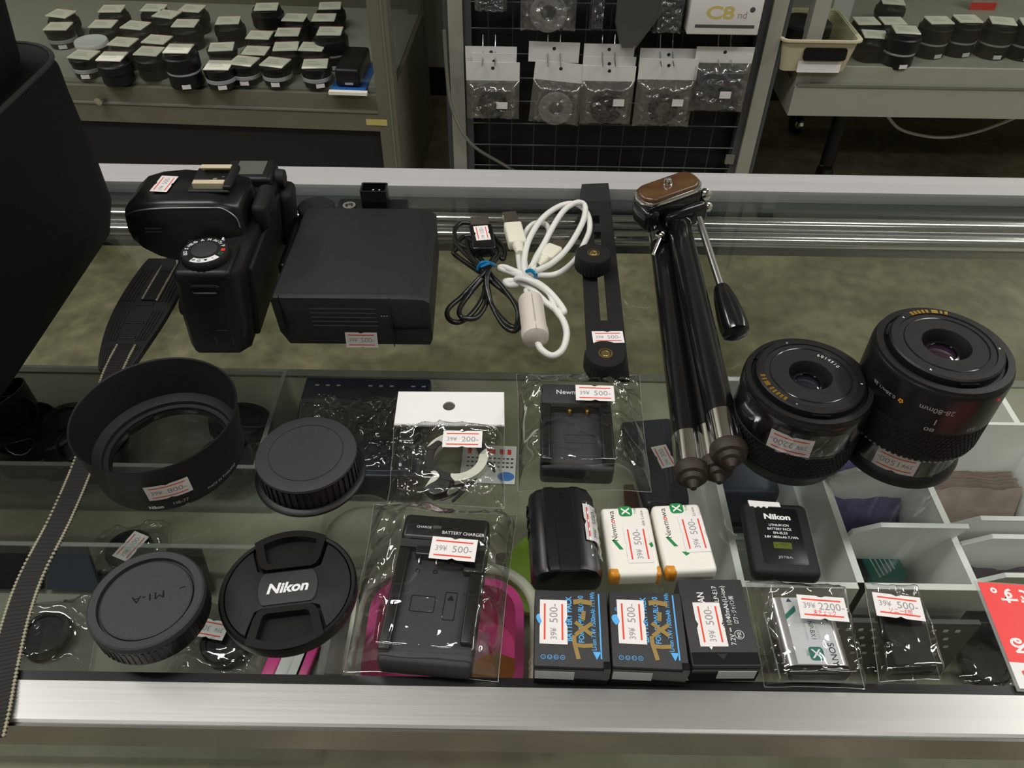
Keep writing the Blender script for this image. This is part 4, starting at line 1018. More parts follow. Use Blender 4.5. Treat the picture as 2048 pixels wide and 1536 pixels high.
# smaller charger with pins
x, y, W, Ln, a = quad_fit((1080, 925), (1232, 922), (1083, 766), .0215, .0400, .0590); a = -1.0
c2 = thing('battery_charger', 'small black battery charger with two gold pins inside a clear pouch', 'charger', (x, y, 0), a)
hw, hl = W / 2, Ln / 2; X = lambda q: -hw + q * W; Y = lambda q: -hl + q * Ln
b = MB('charcoal'); b.rbox(-hw, hw, -hl, hl, .0010, .0150, .0025); b.build('base', c2)
b = MB('charcoal'); b.rbox(-hw, hw, Y(.72), hl, .0020, .0215, .002); b.build('head', c2)
b = MB('black_satin'); b.rbox(-hw, -hw + .0055, -hl + .002, Y(.74), .004, .0210, .0015); b.rbox(hw - .0070, hw, -hl + .002, Y(.74), .004, .0210, .0015); b.build('side_rail', c2)
b = MB('black_deep'); b.box(-hw + .0055, hw - .007, Y(.70), Y(.722), .0150, .0200); b.build('bay_wall', c2, smooth=False)
b = MB('gold')
for u in (.41, .66): b.at(T(X(u), Y(.695), .0175) @ R(90, 'X')).lathe([(.0013, -.001), (.0013, .001), (.0008, .0015), (.0008, .0028), (0, .0030)], 12)
b.build('contact_pin', c2)
b = MB('ink_faint'); b.ring(rrect(.0170, .0062, .001, 3, X(.55), Y(.36)), rrect(.0164, .0056, .0008, 3, X(.55), Y(.36)), .0149, .01530); b.text('X1 Y1', X(.55), Y(.36), .0018, 'ink_faint', top(.01515), w=.010)
b.lathe([(0, 0)], 3); b.build('moulded_mark', c2, smooth=False)
b = MB('ink_white'); b.text('Newmowa', X(.22), Y(.875), .0034, 'ink_white', top(.02158), bold=.01, w=.0200, align='l'); b.build('printed_lettering', c2, smooth=False)
C = [P(1036, 985, 0), P(1302, 986, 0), P(1279, 752, 0), P(1033, 750, 0)]
bg, cen, hf = film_bag('clear_pouch', 'clear cellophane pouch round the small charger with gold pins', 'pouch', C, [(x, y, hw, hl, a, .0215)], seed=9, n=80, amp=.0044)
sticker(bg, '500-', put(bg, 1190, 786, .0250, -1))

# finger ring strap with white header card
o = P(905, 930, 0)
rs = thing('ring_strap', 'black and white camouflage silicone ring strap with cord, inside a clear pouch', 'strap', o)
m = mat('camo', (0.02, 0.02, 0.02), .5); nt = m.node_tree
tc = nt.nodes.new('ShaderNodeTexCoord'); nz = nt.nodes.new('ShaderNodeTexNoise'); nz.inputs['Scale'].default_value = 95; nz.inputs['Detail'].default_value = 0
rp = nt.nodes.new('ShaderNodeValToRGB'); rp.color_ramp.interpolation = 'CONSTANT'; rp.color_ramp.elements[0].color = (.02, .02, .02, 1); rp.color_ramp.elements[1].color = (.70, .71, .60, 1); rp.color_ramp.elements[1].position = .515
nt.links.new(tc.outputs['Object'], nz.inputs['Vector']); nt.links.new(nz.outputs['Fac'], rp.inputs[0]); nt.links.new(rp.outputs[0], nt.nodes['Principled BSDF'].inputs['Base Color'])
b = MB('camo'); q = P(912, 912, .006) - o; n = 56
oo = [(q.x + .0178 * math.cos(2 * math.pi * i / n), q.y + .0178 * math.sin(2 * math.pi * i / n)) for i in range(n)]; ii = [(q.x + .0128 * math.cos(2 * math.pi * i / n), q.y + .0128 * math.sin(2 * math.pi * i / n)) for i in range(n)]
b.ring(oo, ii, .0008, .0062); b.build('ring', rs, angle=30)
b = MB('camo'); pts = [P(888, 955, 0) - o, P(905, 968, 0) - o, P(895, 995, 0) - o, P(868, 1003, 0) - o, P(848, 990, 0) - o, P(862, 968, 0) - o]; b.prism([(p_.x, p_.y) for p_ in pts], .0008, .0058, bev=.001); b.build('tail', rs)
b = MB('black_cable'); b.tube([p_ - o for p_ in spline([P(880, 1000, .003), P(915, 985, .003), (P(950, 950, .003)), P(972, 928, .003), P(985, 930, .003), P(989, 944, .002)])], .0008, 6); b.tube([p_ - o for p_ in spline([P(905, 1003, .003), P(945, 965, .0025), P(965, 936, .003), P(980, 925, .0035), P(988, 942, .002)])], .0008, 6); b.build('cord', rs)
C = [P(775, 1009, 0), P(1009, 1019, 0), P(1009, 855, 0), P(788, 854, 0)]
rq = (o.x + q.x, o.y + q.y)
bg, cen, hf = film_bag('header_pouch', 'clear pouch with a white punched header card holding a ring strap', 'pouch', C, [(rq[0], rq[1], .016, .016, 0, .0066), (P(870, 985).x, P(870, 985).y, .008, .006, 20, .006)], seed=13, n=80, amp=.0046)
b = MB('paper_white'); K = [P(788, 851, .0016), P(1009, 853, .0016), P(1008, 785, .0016), P(797, 784, .0016)]; hc_ = P(898, 813, .0016); rr_ = .0037
# card as a frame round the punched hole
n = 32; hole = [(hc_.x + rr_ * math.cos(2 * math.pi * i / n), hc_.y + rr_ * math.sin(2 * math.pi * i / n)) for i in range(n)]
def edge_pt(ang):
    d = Vector((math.cos(ang), math.sin(ang), 0)); best = 9
    for i in range(4):
        a_, b_ = K[i], K[(i + 1) % 4]; e = b_ - a_; den = d.x * e.y - d.y * e.x
        if abs(den) < 1e-9: continue
        w_ = a_ - hc_; t_ = (w_.x * e.y - w_.y * e.x) / den; s_ = (w_.x * d.y - w_.y * d.x) / den
        if t_ > 0 and -1e-6 <= s_ <= 1 + 1e-6: best = min(best, t_)
    return (hc_.x + d.x * best, hc_.y + d.y * best)
angs = sorted([2 * math.pi * i / n for i in range(n)] + [math.atan2((k_ - hc_).y, (k_ - hc_).x) % (2 * math.pi) for k_ in K])
outr = [edge_pt(t_) for t_ in angs]; inr = [(hc_.x + rr_ * math.cos(t_), hc_.y + rr_ * math.sin(t_)) for t_ in angs]
b.at(T(-cen.x, -cen.y, 0)).ring(outr, inr, .0010, .0020); b.build('header_card', bg, smooth=False)
b = MB('ink_grey')
for i in range(56):
    q_ = K[0].lerp(K[1], (i + .5) / 56); b.at(T(q_.x - cen.x, q_.y - cen.y + .0003, .0020)).box(-.00026, .00026, -.0008, .0008, 0, .0001)
b.build('stapled_seam', bg, smooth=False)
sticker(bg, '200-', put(bg, 925, 878, .0112, 0))

# silver battery in a pouch
x, y, W, Ln, a = quad_fit((1578, 1336), (1690, 1340), (1557, 1197), .0095, .0290, .0370); a = .5
sb = thing('camera_battery', 'silver battery lettered SONY NP-BX1 inside a clear pouch', 'battery', (x, y, 0), a)
hw, hl = W / 2, Ln / 2; X = lambda q: -hw + q * W; Y = lambda q: -hl + q * Ln
b = MB('silver_side'); b.loft([[(x_, yy, z_) for x_, z_ in [(-hw + .0035, .0012), (hw - .0035, .0012), (hw - .0008, .003), (hw, .0055), (hw - .0008, .008), (hw - .0035, .0095), (-hw + .0035, .0095), (-hw + .0008, .008), (-hw, .0055), (-hw + .0008, .003)]] for yy in (-hl + .003, hl)]); b.build('casing', sb, angle=60)
b = MB('black_gloss'); b.rbox(-hw + .0004, hw - .0004, -hl - .0010, -hl + .003, .0012, .0095, .0025); b.build('end_cap', sb)
b = MB('silver_label'); b.box(-hw + .0050, hw - .0040, -hl + .0034, hl - .0004, .0094, .00962); b.build('label_panel', sb, smooth=False)
f = top(.00966); b = MB('ink_dark')
b.text('SONY', X(.76), Y(.215), .0029, 'ink_dark', f, -90, w=.0112, bold=.01); b.text('LITHIUM ION', X(.615), Y(.53), .0014, 'ink_grey', f, -90, w=.0085); b.text('NP-BX1', X(.535), Y(.54), .0023, 'ink_dark', f, -90, w=.0090)
b.text('3.6V⎓1240mAh', X(.43), Y(.53), .0011, 'ink_grey', f, -90, w=.0085); b.text('TYPE', X(.36), Y(.235), .0014, 'ink_teal', f, -90, w=.0030)
b.add([f(u, v, 0) for u, v in rrect(.0066, .0066, .0015, 3, X(.50), Y(.225))], [tuple(range(16))], 'ink_teal'); b.text('X', X(.50), Y(.225), .0042, 'ink_white', f, 0, bold=.02, lift=.00005)
b.flat([(X(.17), Y(.68)), (X(.17), Y(.75)), (X(.36), Y(.88)), (X(.36), Y(.80))], 0, 'ink_teal', f); b.flat([(X(.70), Y(.77)), (X(.70), Y(.83)), (X(.83), Y(.70)), (X(.83), Y(.64))], 0, 'ink_teal', f)
b.flat([(X(.24), Y(.93)), (X(.34), Y(.93)), (X(.29), Y(.985))], 0, 'ink_dark', f); b.build('printed_lettering', sb, smooth=False)
C = [P(1528, 1376, 0), P(1728, 1380, 0), P(1690, 1176, 0), P(1490, 1166, 0)]
bg, cen, hf = film_bag('clear_pouch', 'clear cellophane pouch round the silver battery', 'pouch', C, [(x, y, hw, hl, a, .0095)], seed=21, n=70, amp=.0038)
sticker(bg, '2200-', put(bg, 1645, 1216, .0134, -4), note='未チェック')

# small black cap in a narrow pouch
o = P(1808, 1300, 0)
sc = thing('lens_mount_cap', 'small square black plastic cap inside a narrow clear pouch', 'cap', o, -3)
b = MB('black_rubber'); b.rbox(-.0095, .0095, -.0120, .0140, .0010, .0075, .0018); b.rbox(-.0105, .0080, .0130, .0150, .0010, .0085, .0008, 'black_gloss'); b.build('cap_body', sc)
C = [P(1757, 1366, 0), P(1879, 1361, 0), P(1832, 1172, 0), P(1728, 1168, 0)]
bg, cen, hf = film_bag('clear_pouch', 'narrow clear pouch round the small square black cap', 'pouch', C, [(o.x, o.y, .010, .014, -3, .0080)], seed=33, n=64, amp=.0034)
sticker(bg, '500-', put(bg, 1797, 1213, .0128, -7), note='ソニーE用')

# ---------------------------------------------------------------- red card lying upside down at the counter edge
A, Bc = P(1945, 1166, 0), P(2031, 1386, 0)
d = (A - Bc); ang = math.degrees(math.atan2(d.y, d.x)) - 90; Lc = d.length
sg = thing('notice_card', 'laminated red and white notice card with white Japanese letters, upside down', 'sign', (Bc.x, Bc.y, .0014), ang)
Wc = .085
b = MB('sheet_milky'); b.box(0, Wc, 0, Lc, 0, .0006); b.build('laminate', sg, smooth=False)
b = MB('paper_white'); b.box(.0013, Wc - .0013, .0012, Lc - .0008, .0006, .0008); b.build('paper', sg, smooth=False)
b = MB('sign_red'); b.box(.0013, Wc - .0013, Lc * .245, Lc - .0008, .0008, .0010); b.build('red_panel', sg, smooth=False)
b = MB('ink_white'); f = top(.00105)
b.text('だです。', .0058, Lc * .870, .0062, 'ink_white', f, 180, bold=.03, align='r')
b.text('ける', .0052, Lc * .395, .0064, 'ink_white', f, 180, bold=.03, align='r')
b.text('い', .0052, Lc * .135, .0068, 'ink_red', f, 180, bold=.03, align='r'); b.build('lettering', sg, smooth=False)

# ---------------------------------------------------------------- black nylon bag at the counter's left end
bag = thing('camera_bag', 'large black nylon camera bag with puffed lid standing on the counter', 'bag', (-.400, .425, 0))
def bag_ring(z, x0, x1, y0, y1, r, n=7):
    return [(x_, y_, z) for x_, y_ in rrect(x1 - x0, y1 - y0, r, n, (x0 + x1) / 2, (y0 + y1) / 2)]
prof = [(0.0, -.112, .090, -.100, .098, .03), (.006, -.117, .097, -.116, .108, .032), (.030, -.120, .106, -.122, .110, .034), (.075, -.120, .111, -.124, .104, .036), (.118, -.119, .115, -.122, .094, .036), (.138, -.118, .119, -.120, .086, .034), (.146, -.116, .117, -.118, .082, .034), (.142, -.108, .106, -.108, .074, .03)]
b = MB('nylon'); b.loft([bag_ring(*p_) for p_ in prof]); b.build('body', bag, angle=60)
prof = [(.120, -.114, .094, -.114, .072, .04), (.150, -.122, .107, -.122, .078, .045), (.185, -.122, .112, -.122, .082, .05), (.215, -.115, .106, -.116, .078, .05), (.240, -.095, .085, -.095, .060, .05), (.250, -.05, .04, -.05, .02, .03)]
b = MB('nylon'); b.loft([bag_ring(*p_) for p_ in prof]); b.build('lid', bag, angle=60)
b = MB('webbing'); b.tube([Vector(p_) for p_ in bag_ring(.1455, -.117, .118, -.119, .084, .034)], .0016, 8, closed=True); b.build('piping', bag)

# ---------------------------------------------------------------- neck strap
o = P(230, 720, 0)
st = thing('neck_strap', 'black camera neck strap with beige stitched edges and ribbed shoulder pad, beside the lens hood', 'strap', o)
def ribbon(pts, half, z0, z1, m, name, par, k=10, nx=1, fn=None):
    path = spline([p_ - o for p_ in pts], k); b = MB(m); n = len(path); rows = []
    for i, p_ in enumerate(path):
        d = (path[min(n - 1, i + 1)] - path[max(0, i - 1)]); d.z = 0; d.normalize(); nn = Vector((-d.y, d.x, 0))
        h = half(i / (n - 1)) if callable(half) else half
        rows.append((p_, nn, h))
    rings = [[p_ + nn * h + Vector((0, 0, z0)), p_ - nn * h + Vector((0, 0, z0)), p_ - nn * h + Vector((0, 0, z1)), p_ + nn * h + Vector((0, 0, z1))] for p_, nn, h in rows]
    b.loft(rings); return b.build(name, par, angle=20), rows
padp = [P(342, 525, .0005), P(318, 570, .0005), P(285, 630, .0005), P(255, 690, .0005), P(232, 745, .0005)]
pad, rows = ribbon(padp, lambda t: .0095 + .0095 * math.sin(math.pi * min(1, t * .8 + .2)), .0, .0035, 'strap_pad', 'shoulder_pad', st)
b = MB('strap_pad')
for off in (-.80, -.68, -.56, -.44, .44, .56, .68, .80):
    for a_, c_ in ((6, 17), (20, 30), (32, 39)): b.tube([rows[i][0] + rows[i][1] * rows[i][2] * off + Vector((0, 0, .0036)) for i in range(a_, min(c_, len(rows) - 1) + 1)], .0006, 6)
for i in (13, 18, 24, 29): b.tube([rows[i][0] + rows[i][1] * rows[i][2] * s_ + Vector((0, 0, .0036)) for s_ in (-.34, .34)], .0010, 6)
b.build('moulded_rib', pad)
webp = [P(350, 515, .0010), P(318, 570, .0042), P(300, 602, .0042)]
def web(pts, hw_):
    w_, rw_ = ribbon(pts, hw_, .0, .0012, 'webbing', 'webbing', st, k=14)
    for s_ in (-1, 1):
        b = MB('strap_edge'); pp = [q_[0] + q_[1] * q_[2] * s_ * .92 + Vector((0, 0, .0011)) for q_ in rw_]
        L_ = 0; last = pp[0]; dense = spline(pp, 3); acc = 0; step = .0016
        for i in range(1, len(dense)):
            acc += (dense[i] - dense[i - 1]).length
            if acc >= step:
                acc = 0; d_ = (dense[i] - dense[i - 1]).normalized(); b.tube([dense[i] - d_ * .0008, dense[i], dense[i] + d_ * .0008], [.0004, .0010, .0004], 6)
        b.build('stitched_edge', w_)
    b = MB('webbing'); dense = spline([q_[0] for q_ in rw_], 3)
    acc = 0
    for i in range(1, len(dense) - 1):
        acc += (dense[i] - dense[i - 1]).length
        if acc > .0018:
            acc = 0; d_ = (dense[i + 1] - dense[i - 1]); d_.z = 0; d_.normalize(); nn = Vector((-d_.y, d_.x, 0))
            b.tube([dense[i] + nn * hw_ * .8 + Vector((0, 0, .0012)), dense[i] - nn * hw_ * .8 + Vector((0, 0, .0012))], .0004, 5)
    b.build('weave_rib', w_)
web(webp, .0055)
web([P(255, 690, .0042), P(238, 722, .0042), P(222, 760, .0022), P(196, 850, .0006), P(165, 940, .0006), P(122, 1040, .0006), P(66, 1150, .0006), P(34, 1240, .0006), P(10, 1340, .0010), P(-6, 1420, .0022), P(-20, 1480, .0022)], .0062)
# ---------------------------------------------------------------- inside the counter, under the glass
ZD = -.1298                        # deck level
rnd = random.Random(7)
# open acrylic trays
def acrylic_tray(x0, x1, y0, y1, h, label):
    t = thing('acrylic_tray', label, 'tray', ((x0 + x1) / 2, (y0 + y1) / 2, ZD)); w, l = (x1 - x0) / 2, (y1 - y0) / 2; e = .003
    b = MB('acrylic'); b.box(-w, w, -l, l, 0, .002); b.build('tray_base', t, smooth=False)
    for a, c, d, f in ((-w, w, -l, -l + e), (-w, w, l - e, l), (-w, -w + e, -l + e, l - e), (w - e, w, -l + e, l - e)):
        b = MB('acrylic'); b.box(a, c, d, f, .002, h); b.box(a, c, d, f, h, h + .0008, 'sheet_milky'); b.build('tray_wall', t, smooth=False)
    return t
acrylic_tray(-.52, -.174, .352, .452, .050, 'long clear acrylic tray of black caps inside the counter, under the lens hood')
acrylic_tray(-.52, -.105, .176, .300, .035, 'shallow clear acrylic tray of pouches inside the counter, behind the front trim')
# black caps and hoods heaped in the rear tray
b = MB('black_plastic'); b.lathe([(0, 0), (.021, 0), (.0225, .0015), (.0225, .011), (.021, .0125), (.017, .0125), (.0165, .0105), (0, .0105)], 28)
for i in range(28): b.at(R(i * 360 / 28, 'Z')).box(.0222, .0230, -.001, .001, .002, .0105)
cap0 = b.build('spare_lens_cover'); tag(cap0, 'black spare lens cap heaped in the clear tray under the glass', 'lens cap', 'black caps in the clear tray'); cap0.location = (-.43, .40, ZC + ZD + .006)
b = MB('black_satin'); b.lathe([(.016, 0), (.022, 0), (.0245, .022), (.0235, .0222), (.0208, .002), (.016, .002)], 28)
hood0 = b.build('lens_hood'); tag(hood0, 'black spare rubber lens hood heaped in the clear tray under the glass', 'lens hood', 'black hoods in the clear tray'); hood0.location = (-.37, .41, ZC + ZD + .006)
spots = [(-.47, .390), (-.400, .388), (-.355, .386), (-.335, .405), (-.31, .386), (-.45, .41), (-.42, .42), (-.385, .420), (-.208, .386), (-.206, .412), (-.36, .395), (-.325, .385), (-.41, .40), (-.375, .40), (-.21, .385)]
for i, (x, y) in enumerate(spots):
    src = hood0 if i % 3 == 1 else cap0
    c = src.copy(); COL.objects.link(c); c.location = (x, y, ZC + ZD + .011 + (.012 if i % 2 else .0)); c.rotation_euler = (rnd.uniform(-.33, .33), rnd.uniform(-.33, .33), rnd.uniform(0, 6))
b = MB('black_cable'); q = P(42, 892, -.085); b.tube([q + Vector((.010 * math.cos(t_ * .45), .007 * math.sin(t_ * .45), .002 * math.sin(t_))) for t_ in range(14)], .0005, 6, closed=True)
o_ = b.build('cord_loop'); tag(o_, 'thin dark cord loop lying over the heap of black caps', 'cord'); o_.location.z = ZC

# pouches with black caps in the front tray
def deck_pouch(px, py, rot, label, seed, item=True, price=None, spx=None, srot=0, w=.045, l=.050):
    c = P(px, py, ZD + .004); a = math.radians(rot); ca, sa = math.cos(a), math.sin(a)
    K = [(c.x + x_ * ca - y_ * sa, c.y + x_ * sa + y_ * ca) for x_, y_ in ((-w / 2, -l / 2), (w / 2, -l / 2), (w / 2, l / 2), (-w / 2, l / 2))]
    t, cen, hf = film_bag('parts_pouch', label, 'pouch', K, [(c.x, c.y, .013, .013, rot, .009)], seed=seed, n=36, amp=.0050, z0=ZD + .0024)
    if item:
        b = MB('black_plastic'); b.lathe([(0, .0010), (.0150, .0010), (.0155, .0020), (.0155, .0070), (.0145, .0080), (.0120, .0080), (.0115, .0070), (0, .0070)], 32); b.build('packed_cap', t)
    if price:
        q = P(*spx, ZD + .014); sticker(t, price, plane(T(q.x - cen.x, q.y - cen.y, .0120) @ R(srot, 'Z')))
    return t
deck_pouch(95, 1275, 10, 'clear pouch with a black cap under the glass, beside the webbing strap', 41, w=.06, l=.055)
deck_pouch(455, 1290, -8, 'clear pouch with price sticker under the glass, behind the pinch lens cap', 42, price='300-', spx=(420, 1258), srot=170, w=.060, l=.055)
deck_pouch(262, 1105, 15, 'clear pouch with tilted price sticker under the glass, behind the screw cap', 43, price='200-', spx=(262, 1093), srot=68, w=.050, l=.040)
# dark wedge cards standing in the front tray
for i, (px, col_) in enumerate(((60, 'black_plastic'), (175, 'slate'), (395, 'black_satin'))):
    c = P(px, 1075, ZD + .016); b = MB(col_); b.prism([(-.018, 0), (.018, 0), (.011, .030), (-.011, .030)], 0, .003)
    t_ = b.build('display_card'); tag(t_, ('dark trapezoid card leaning in the clear tray by the strap', 'slate trapezoid card leaning in the clear tray behind the screw cap', 'glossy black trapezoid card leaning in the clear tray near the pinch cap')[i], 'card')
    t_.location = (c.x, .286, ZC + ZD + .0032); t_.rotation_euler = (math.radians(58), 0, 0)

# navy package with zip pouch
c = [P(568, 950, -.100), P(850, 950, -.100), P(868, 754, -.100), P(585, 754, -.100)]; o = (c[0] + c[1] + c[2] + c[3]) / 4
t = thing('navy_package', 'dark navy package with a row of pale dots under the glass, behind the ribbed cap', 'package', (o.x, o.y, ZD))
b = MB('navy'); hw_, hl_ = (c[1] - c[0]).length / 2, (c[3] - c[0]).length / 2; b.rbox(-hw_, hw_, -hl_, hl_, .0005, .0290, .002); b.build('box', t)
b = MB('ink_grey')
for i in range(14):
    if i not in (3, 4, 8): b.box(-hw_ + .009 + i * .0085, -hw_ + .012 + i * .0085, hl_ - .0105, hl_ - .0090, .0288, .0292)
b.build('printed_dots', t, smooth=False)
K = [(c[0].x + .005, c[0].y + .002), (c[1].x - .01, c[1].y + .004), (c[2].x - .012, c[2].y - .025), (c[3].x + .012, c[3].y - .025)]
film_bag('zip_pouch', 'crumpled clear zip pouch lying on the navy package under the glass', 'pouch', K, [], seed=51, n=48, amp=.0075, z0=ZD + .0292)
# small price leaflet
c = P(985, 928, ZD); t = thing('price_leaflet', 'small white leaflet with red print and a blue oval under the glass', 'leaflet', (c.x, c.y, ZD), -2)
b = MB('paper_white'); b.box(-.024, .018, -.020, .018, 0.0004, .0012); b.build('paper', t, smooth=False)
b = MB('ink_red'); f = top(.0013)
for i, w_ in enumerate((.003, .004, .006, .003, .004, .003)): b.flat([(-.020 + i * .0062, .009), (-.020 + i * .0062 + w_, .009), (-.020 + i * .0062 + w_, .014), (-.020 + i * .0062, .0145)], 0, 'ink_red', f)
for j in range(3):
    for i in range(11): b.flat([(-.020 + i * .0034, .004 - j * .0042), (-.018 + i * .0034, .004 - j * .0042), (-.018 + i * .0034, .0055 - j * .0042), (-.020 + i * .0034, .0055 - j * .0042)], 0, 'ink_dark', f)
b.flat([(.011 + .0065 * math.cos(i * .35), -.013 + .0045 * math.sin(i * .35)) for i in range(18)], 0, 'card_blue_edge', f); b.build('print', t, smooth=False)
# lime pouch, pink basket, orange packets
pl = [(1062, 1065), (1035, 1085), (1015, 1110), (1006, 1150), (1004, 1190), (1020, 1215), (1060, 1225), (1120, 1200), (1140, 1120), (1110, 1070)]
pp = [P(x, y, -.10) for x, y in pl]; o = sum(pp, Vector()) / len(pp)
b = MB('lime'); b.prism([((p_ - o).x, (p_ - o).y) for p_ in pp], 0, .004, bev=.001); t = b.build('lime_pouch'); tag(t, 'lime green leaf-shaped pouch under the glass, beside the bagged charger', 'pouch'); t.location = (o.x, o.y, ZC + ZD + .0255)
b = MB('case_green'); b.rbox(-.022, .022, -.018, .018, 0, .0250, .003); t2 = b.build('green_box'); tag(t2, 'dull green box under the lime leaf-shaped pouch', 'box'); t2.location = (o.x, o.y, ZC + ZD)
c = P(930, 1290, -.085)
t = thing('pink_basket', 'pink basket with rounded rim and white beaded handle under the glass', 'basket', (c.x - .012, c.y + .004, ZD))
b = MB('pink'); b.ring(rrect(.092, .080, .022, 6), rrect(.082, .070, .018, 6), .0022, .046); b.prism(rrect(.088, .076, .02, 6), .0005, .0022); b.build('basket_wall', t, angle=30)
b = MB('cream_plastic'); hp_ = [Vector((x_, y_, .045)) for x_, y_ in rrect(.106, .094, .030, 8)]; b.tube(hp_, .0036, 10, closed=True)
for i in range(9): b.at(T(.053, -.018 - i * .0038 + .004, .045)).lathe([(0, -.0044), (.0034, -.0028), (.0044, 0), (.0034, .0028), (0, .0044)], 12)
b.build('beaded_handle', t)
for i, (dx_, dy_, rz_, lb) in enumerate(((.012, -.008, 20, 'orange paper packet lying in the pink basket under the glass'), (.004, -.026, -15, 'orange paper packet at the front of the pink basket under the glass'))):
    b = MB('orange_bag'); b.prism([(-.020, -.010), (.014, -.012), (.022, .002), (.010, .012), (-.018, .010)], 0, .006, bev=.002); p_ = b.build('paper_packet'); tag(p_, lb, 'packet'); p_.location = (c.x + dx_, c.y + dy_, ZC + ZD + .020 + i * .0065); p_.rotation_euler = (0, 0, math.radians(rz_))
b = MB('sheet_milky'); b.box(-.020, .015, -.014, .012, 0, .0150); p_ = b.build('frosted_packet'); tag(p_, 'frosted pale packet in the pink basket under the glass', 'packet'); p_.location = (c.x - .002, c.y + .010, ZC + ZD + .0040)
c = P(690, 1260, -.11); b = MB('sheet_milky', 'pink'); b.box(-.016, .016, -.022, .022, 0, .003); b.box(-.014, .014, -.020, .014, -.001, -.0002, 'packet_rose'); p_ = b.build('frosted_sleeve'); tag(p_, 'frosted pinkish sleeve under the glass, between pinch cap and bagged charger', 'sleeve'); p_.location = (c.x, c.y, ZC + ZD + .0035)
for i, (px, m_, lb) in enumerate(((548, 'pink', 'pink ribbon strip under the glass by the front trim'), (575, 'white_plain', 'white ribbon strip between pink ones under the glass'), (600, 'white_plain', 'broad white ribbon strip under the pinch cap'), (615, 'pink', 'bright pink ribbon strip by the white one under the glass'))):
    c = P(px, 1342, ZD); b = MB(m_); b.rbox(-.004, .004, -.013, .013, 0, .004, .001); p_ = b.build('ribbon_strip'); tag(p_, lb, 'ribbon'); p_.location = (c.x, c.y + .004, ZC + ZD + .003); p_.rotation_euler = (0, 0, math.radians(-10))
# frosted round lid behind the pinch cap
c = P(715, 1085, ZD + .01); b = MB('acrylic'); b.lathe([(0, 0), (.026, 0), (.027, .002), (.027, .014), (.0255, .014), (.0255, .002)], 40); p_ = b.build('plastic_tub'); tag(p_, 'round frosted plastic tub under the glass, between ribbed cap and charger pouch', 'tub'); p_.location = (c.x, c.y + .012, ZC + ZD)

# dark tool with sticker, maroon strip, metal tubes under the tripod
c = P(1322, 925, ZD + .01); t = thing('dark_case', 'dark case with a price sticker under the glass, behind the tripod feet', 'case', (c.x, c.y, ZD), 8)
b = MB('packet_dark'); b.rbox(-.022, .020, -.040, .045, .0004, .012, .004); b.build('case_body', t); sticker(t, '300-', plane(T(.003, .004, .0122) @ R(98, 'Z')))
c = P(1298, 1000, ZD + .01); b = MB('maroon'); b.prism([(-.006, -.03), (.009, -.028), (.003, .03), (-.004, .03)], 0, .006, bev=.001); p_ = b.build('maroon_strip'); tag(p_, 'dark maroon strip under the glass beside the dark case', 'strip'); p_.location = (c.x - .012, c.y - .012, ZC + ZD)
for i, (px0, px1, lb) in enumerate(((1395, 1440, 'grey metal tube under the glass, beside the white battery'), (1418, 1462, 'grey metal tube under the glass, beside the white foam tray'))):
    a_, c_ = P(px0, 960, ZD + .02), P(px1, 1190, ZD + .02); b = MB('aluminium_dull'); b.tube([a_ - a_, c_ - a_], .0042, 14); b.tube([(c_ - a_) * .30, (c_ - a_) * .36], .0044, 14, 'packet_rose'); p_ = b.build('metal_tube'); tag(p_, lb, 'tube'); p_.location = (a_.x, a_.y, ZC + ZD + .0046)

# white foam sorting tray
tr = thing('sorting_tray', 'white foam tray with slanted divider boards under the glass, below the lenses', 'tray', (.24, .325, ZD))
ox, oy = .24, .325; zt = -.050 - ZD
def wall(name, x0, x1, y0, y1, h=zt, m='foam_white'):
    b = MB(m); b.box(x0 - ox, x1 - ox, y0 - oy, y1 - oy, .003, h); return b.build(name, tr, smooth=False)
b = MB('foam_white'); b.box(.130 - ox, .360 - ox, .247 - oy, .420 - oy, .0004, .003); b.build('tray_base', tr, smooth=False)
wall('tray_wall', .130, .134, .247, .420); wall('tray_wall', .198, .2022, .247, .420); wall('tray_wall', .2635, .2675, .251, .420); wall('tray_wall', .344, .348, .251, .420); wall('tray_wall', .134, .344, .416, .420); wall('tray_wall', .134, .2675, .247, .251)
def divider(x0, x1, y, lean, h, ch=.012):
    b = MB('foam_white'); M = T((x0 + x1) / 2 - ox, y - oy, .0035) @ R(lean, 'X') @ R(90, 'X'); w = (x1 - x0) / 2
    b.at(M).prism([(-w, 0), (w, 0), (w + .003, h), (-w + ch, h), (-w, h - ch)], 0, .0028); return b.build('divider_board', tr, smooth=False)
divider(.203, .263, .309, 17, zt + .018); divider(.203, .263, .352, 17, zt + .016)
divider(.268, .343, .350, -8, zt + .014, .004); divider(.268, .343, .313, 14, zt + .010); divider(.268, .343, .299, 14, zt + .012); divider(.268, .343, .272, 12, zt + .006)
def packets(n, x0, x1, y0, y1, m, label, group, lean, hgt, seed):
    r_ = random.Random(seed); w = (x1 - x0) * .47
    b = MB(m); b.grid(lambda u, v: ((u - .5) * 2 * w, .0016 * math.sin(u * 9 + v * 4) + .0008 * math.sin(u * 23), v * hgt), 14, 6)
    b.grid(lambda u, v: ((u - .5) * 2 * w, .0014 + .0016 * math.sin(u * 9 + v * 4) + .0008 * math.sin(u * 23 + 1), v * hgt), 14, 6)
    p0 = b.build('film_packet', angle=180); tag(p0, label, 'packet', group)
    for i in range(n):
        p_ = p0 if i == 0 else p0.copy()
        if i: COL.objects.link(p_)
        p_.location = ((x0 + x1) / 2 + r_.uniform(-.001, .001), y0 + (y1 - y0) * (i + .5) / n, ZC + ZD + .0038)
        p_.rotation_euler = (math.radians(lean + r_.uniform(-6, 6)), 0, math.radians(r_.uniform(-3, 3)))
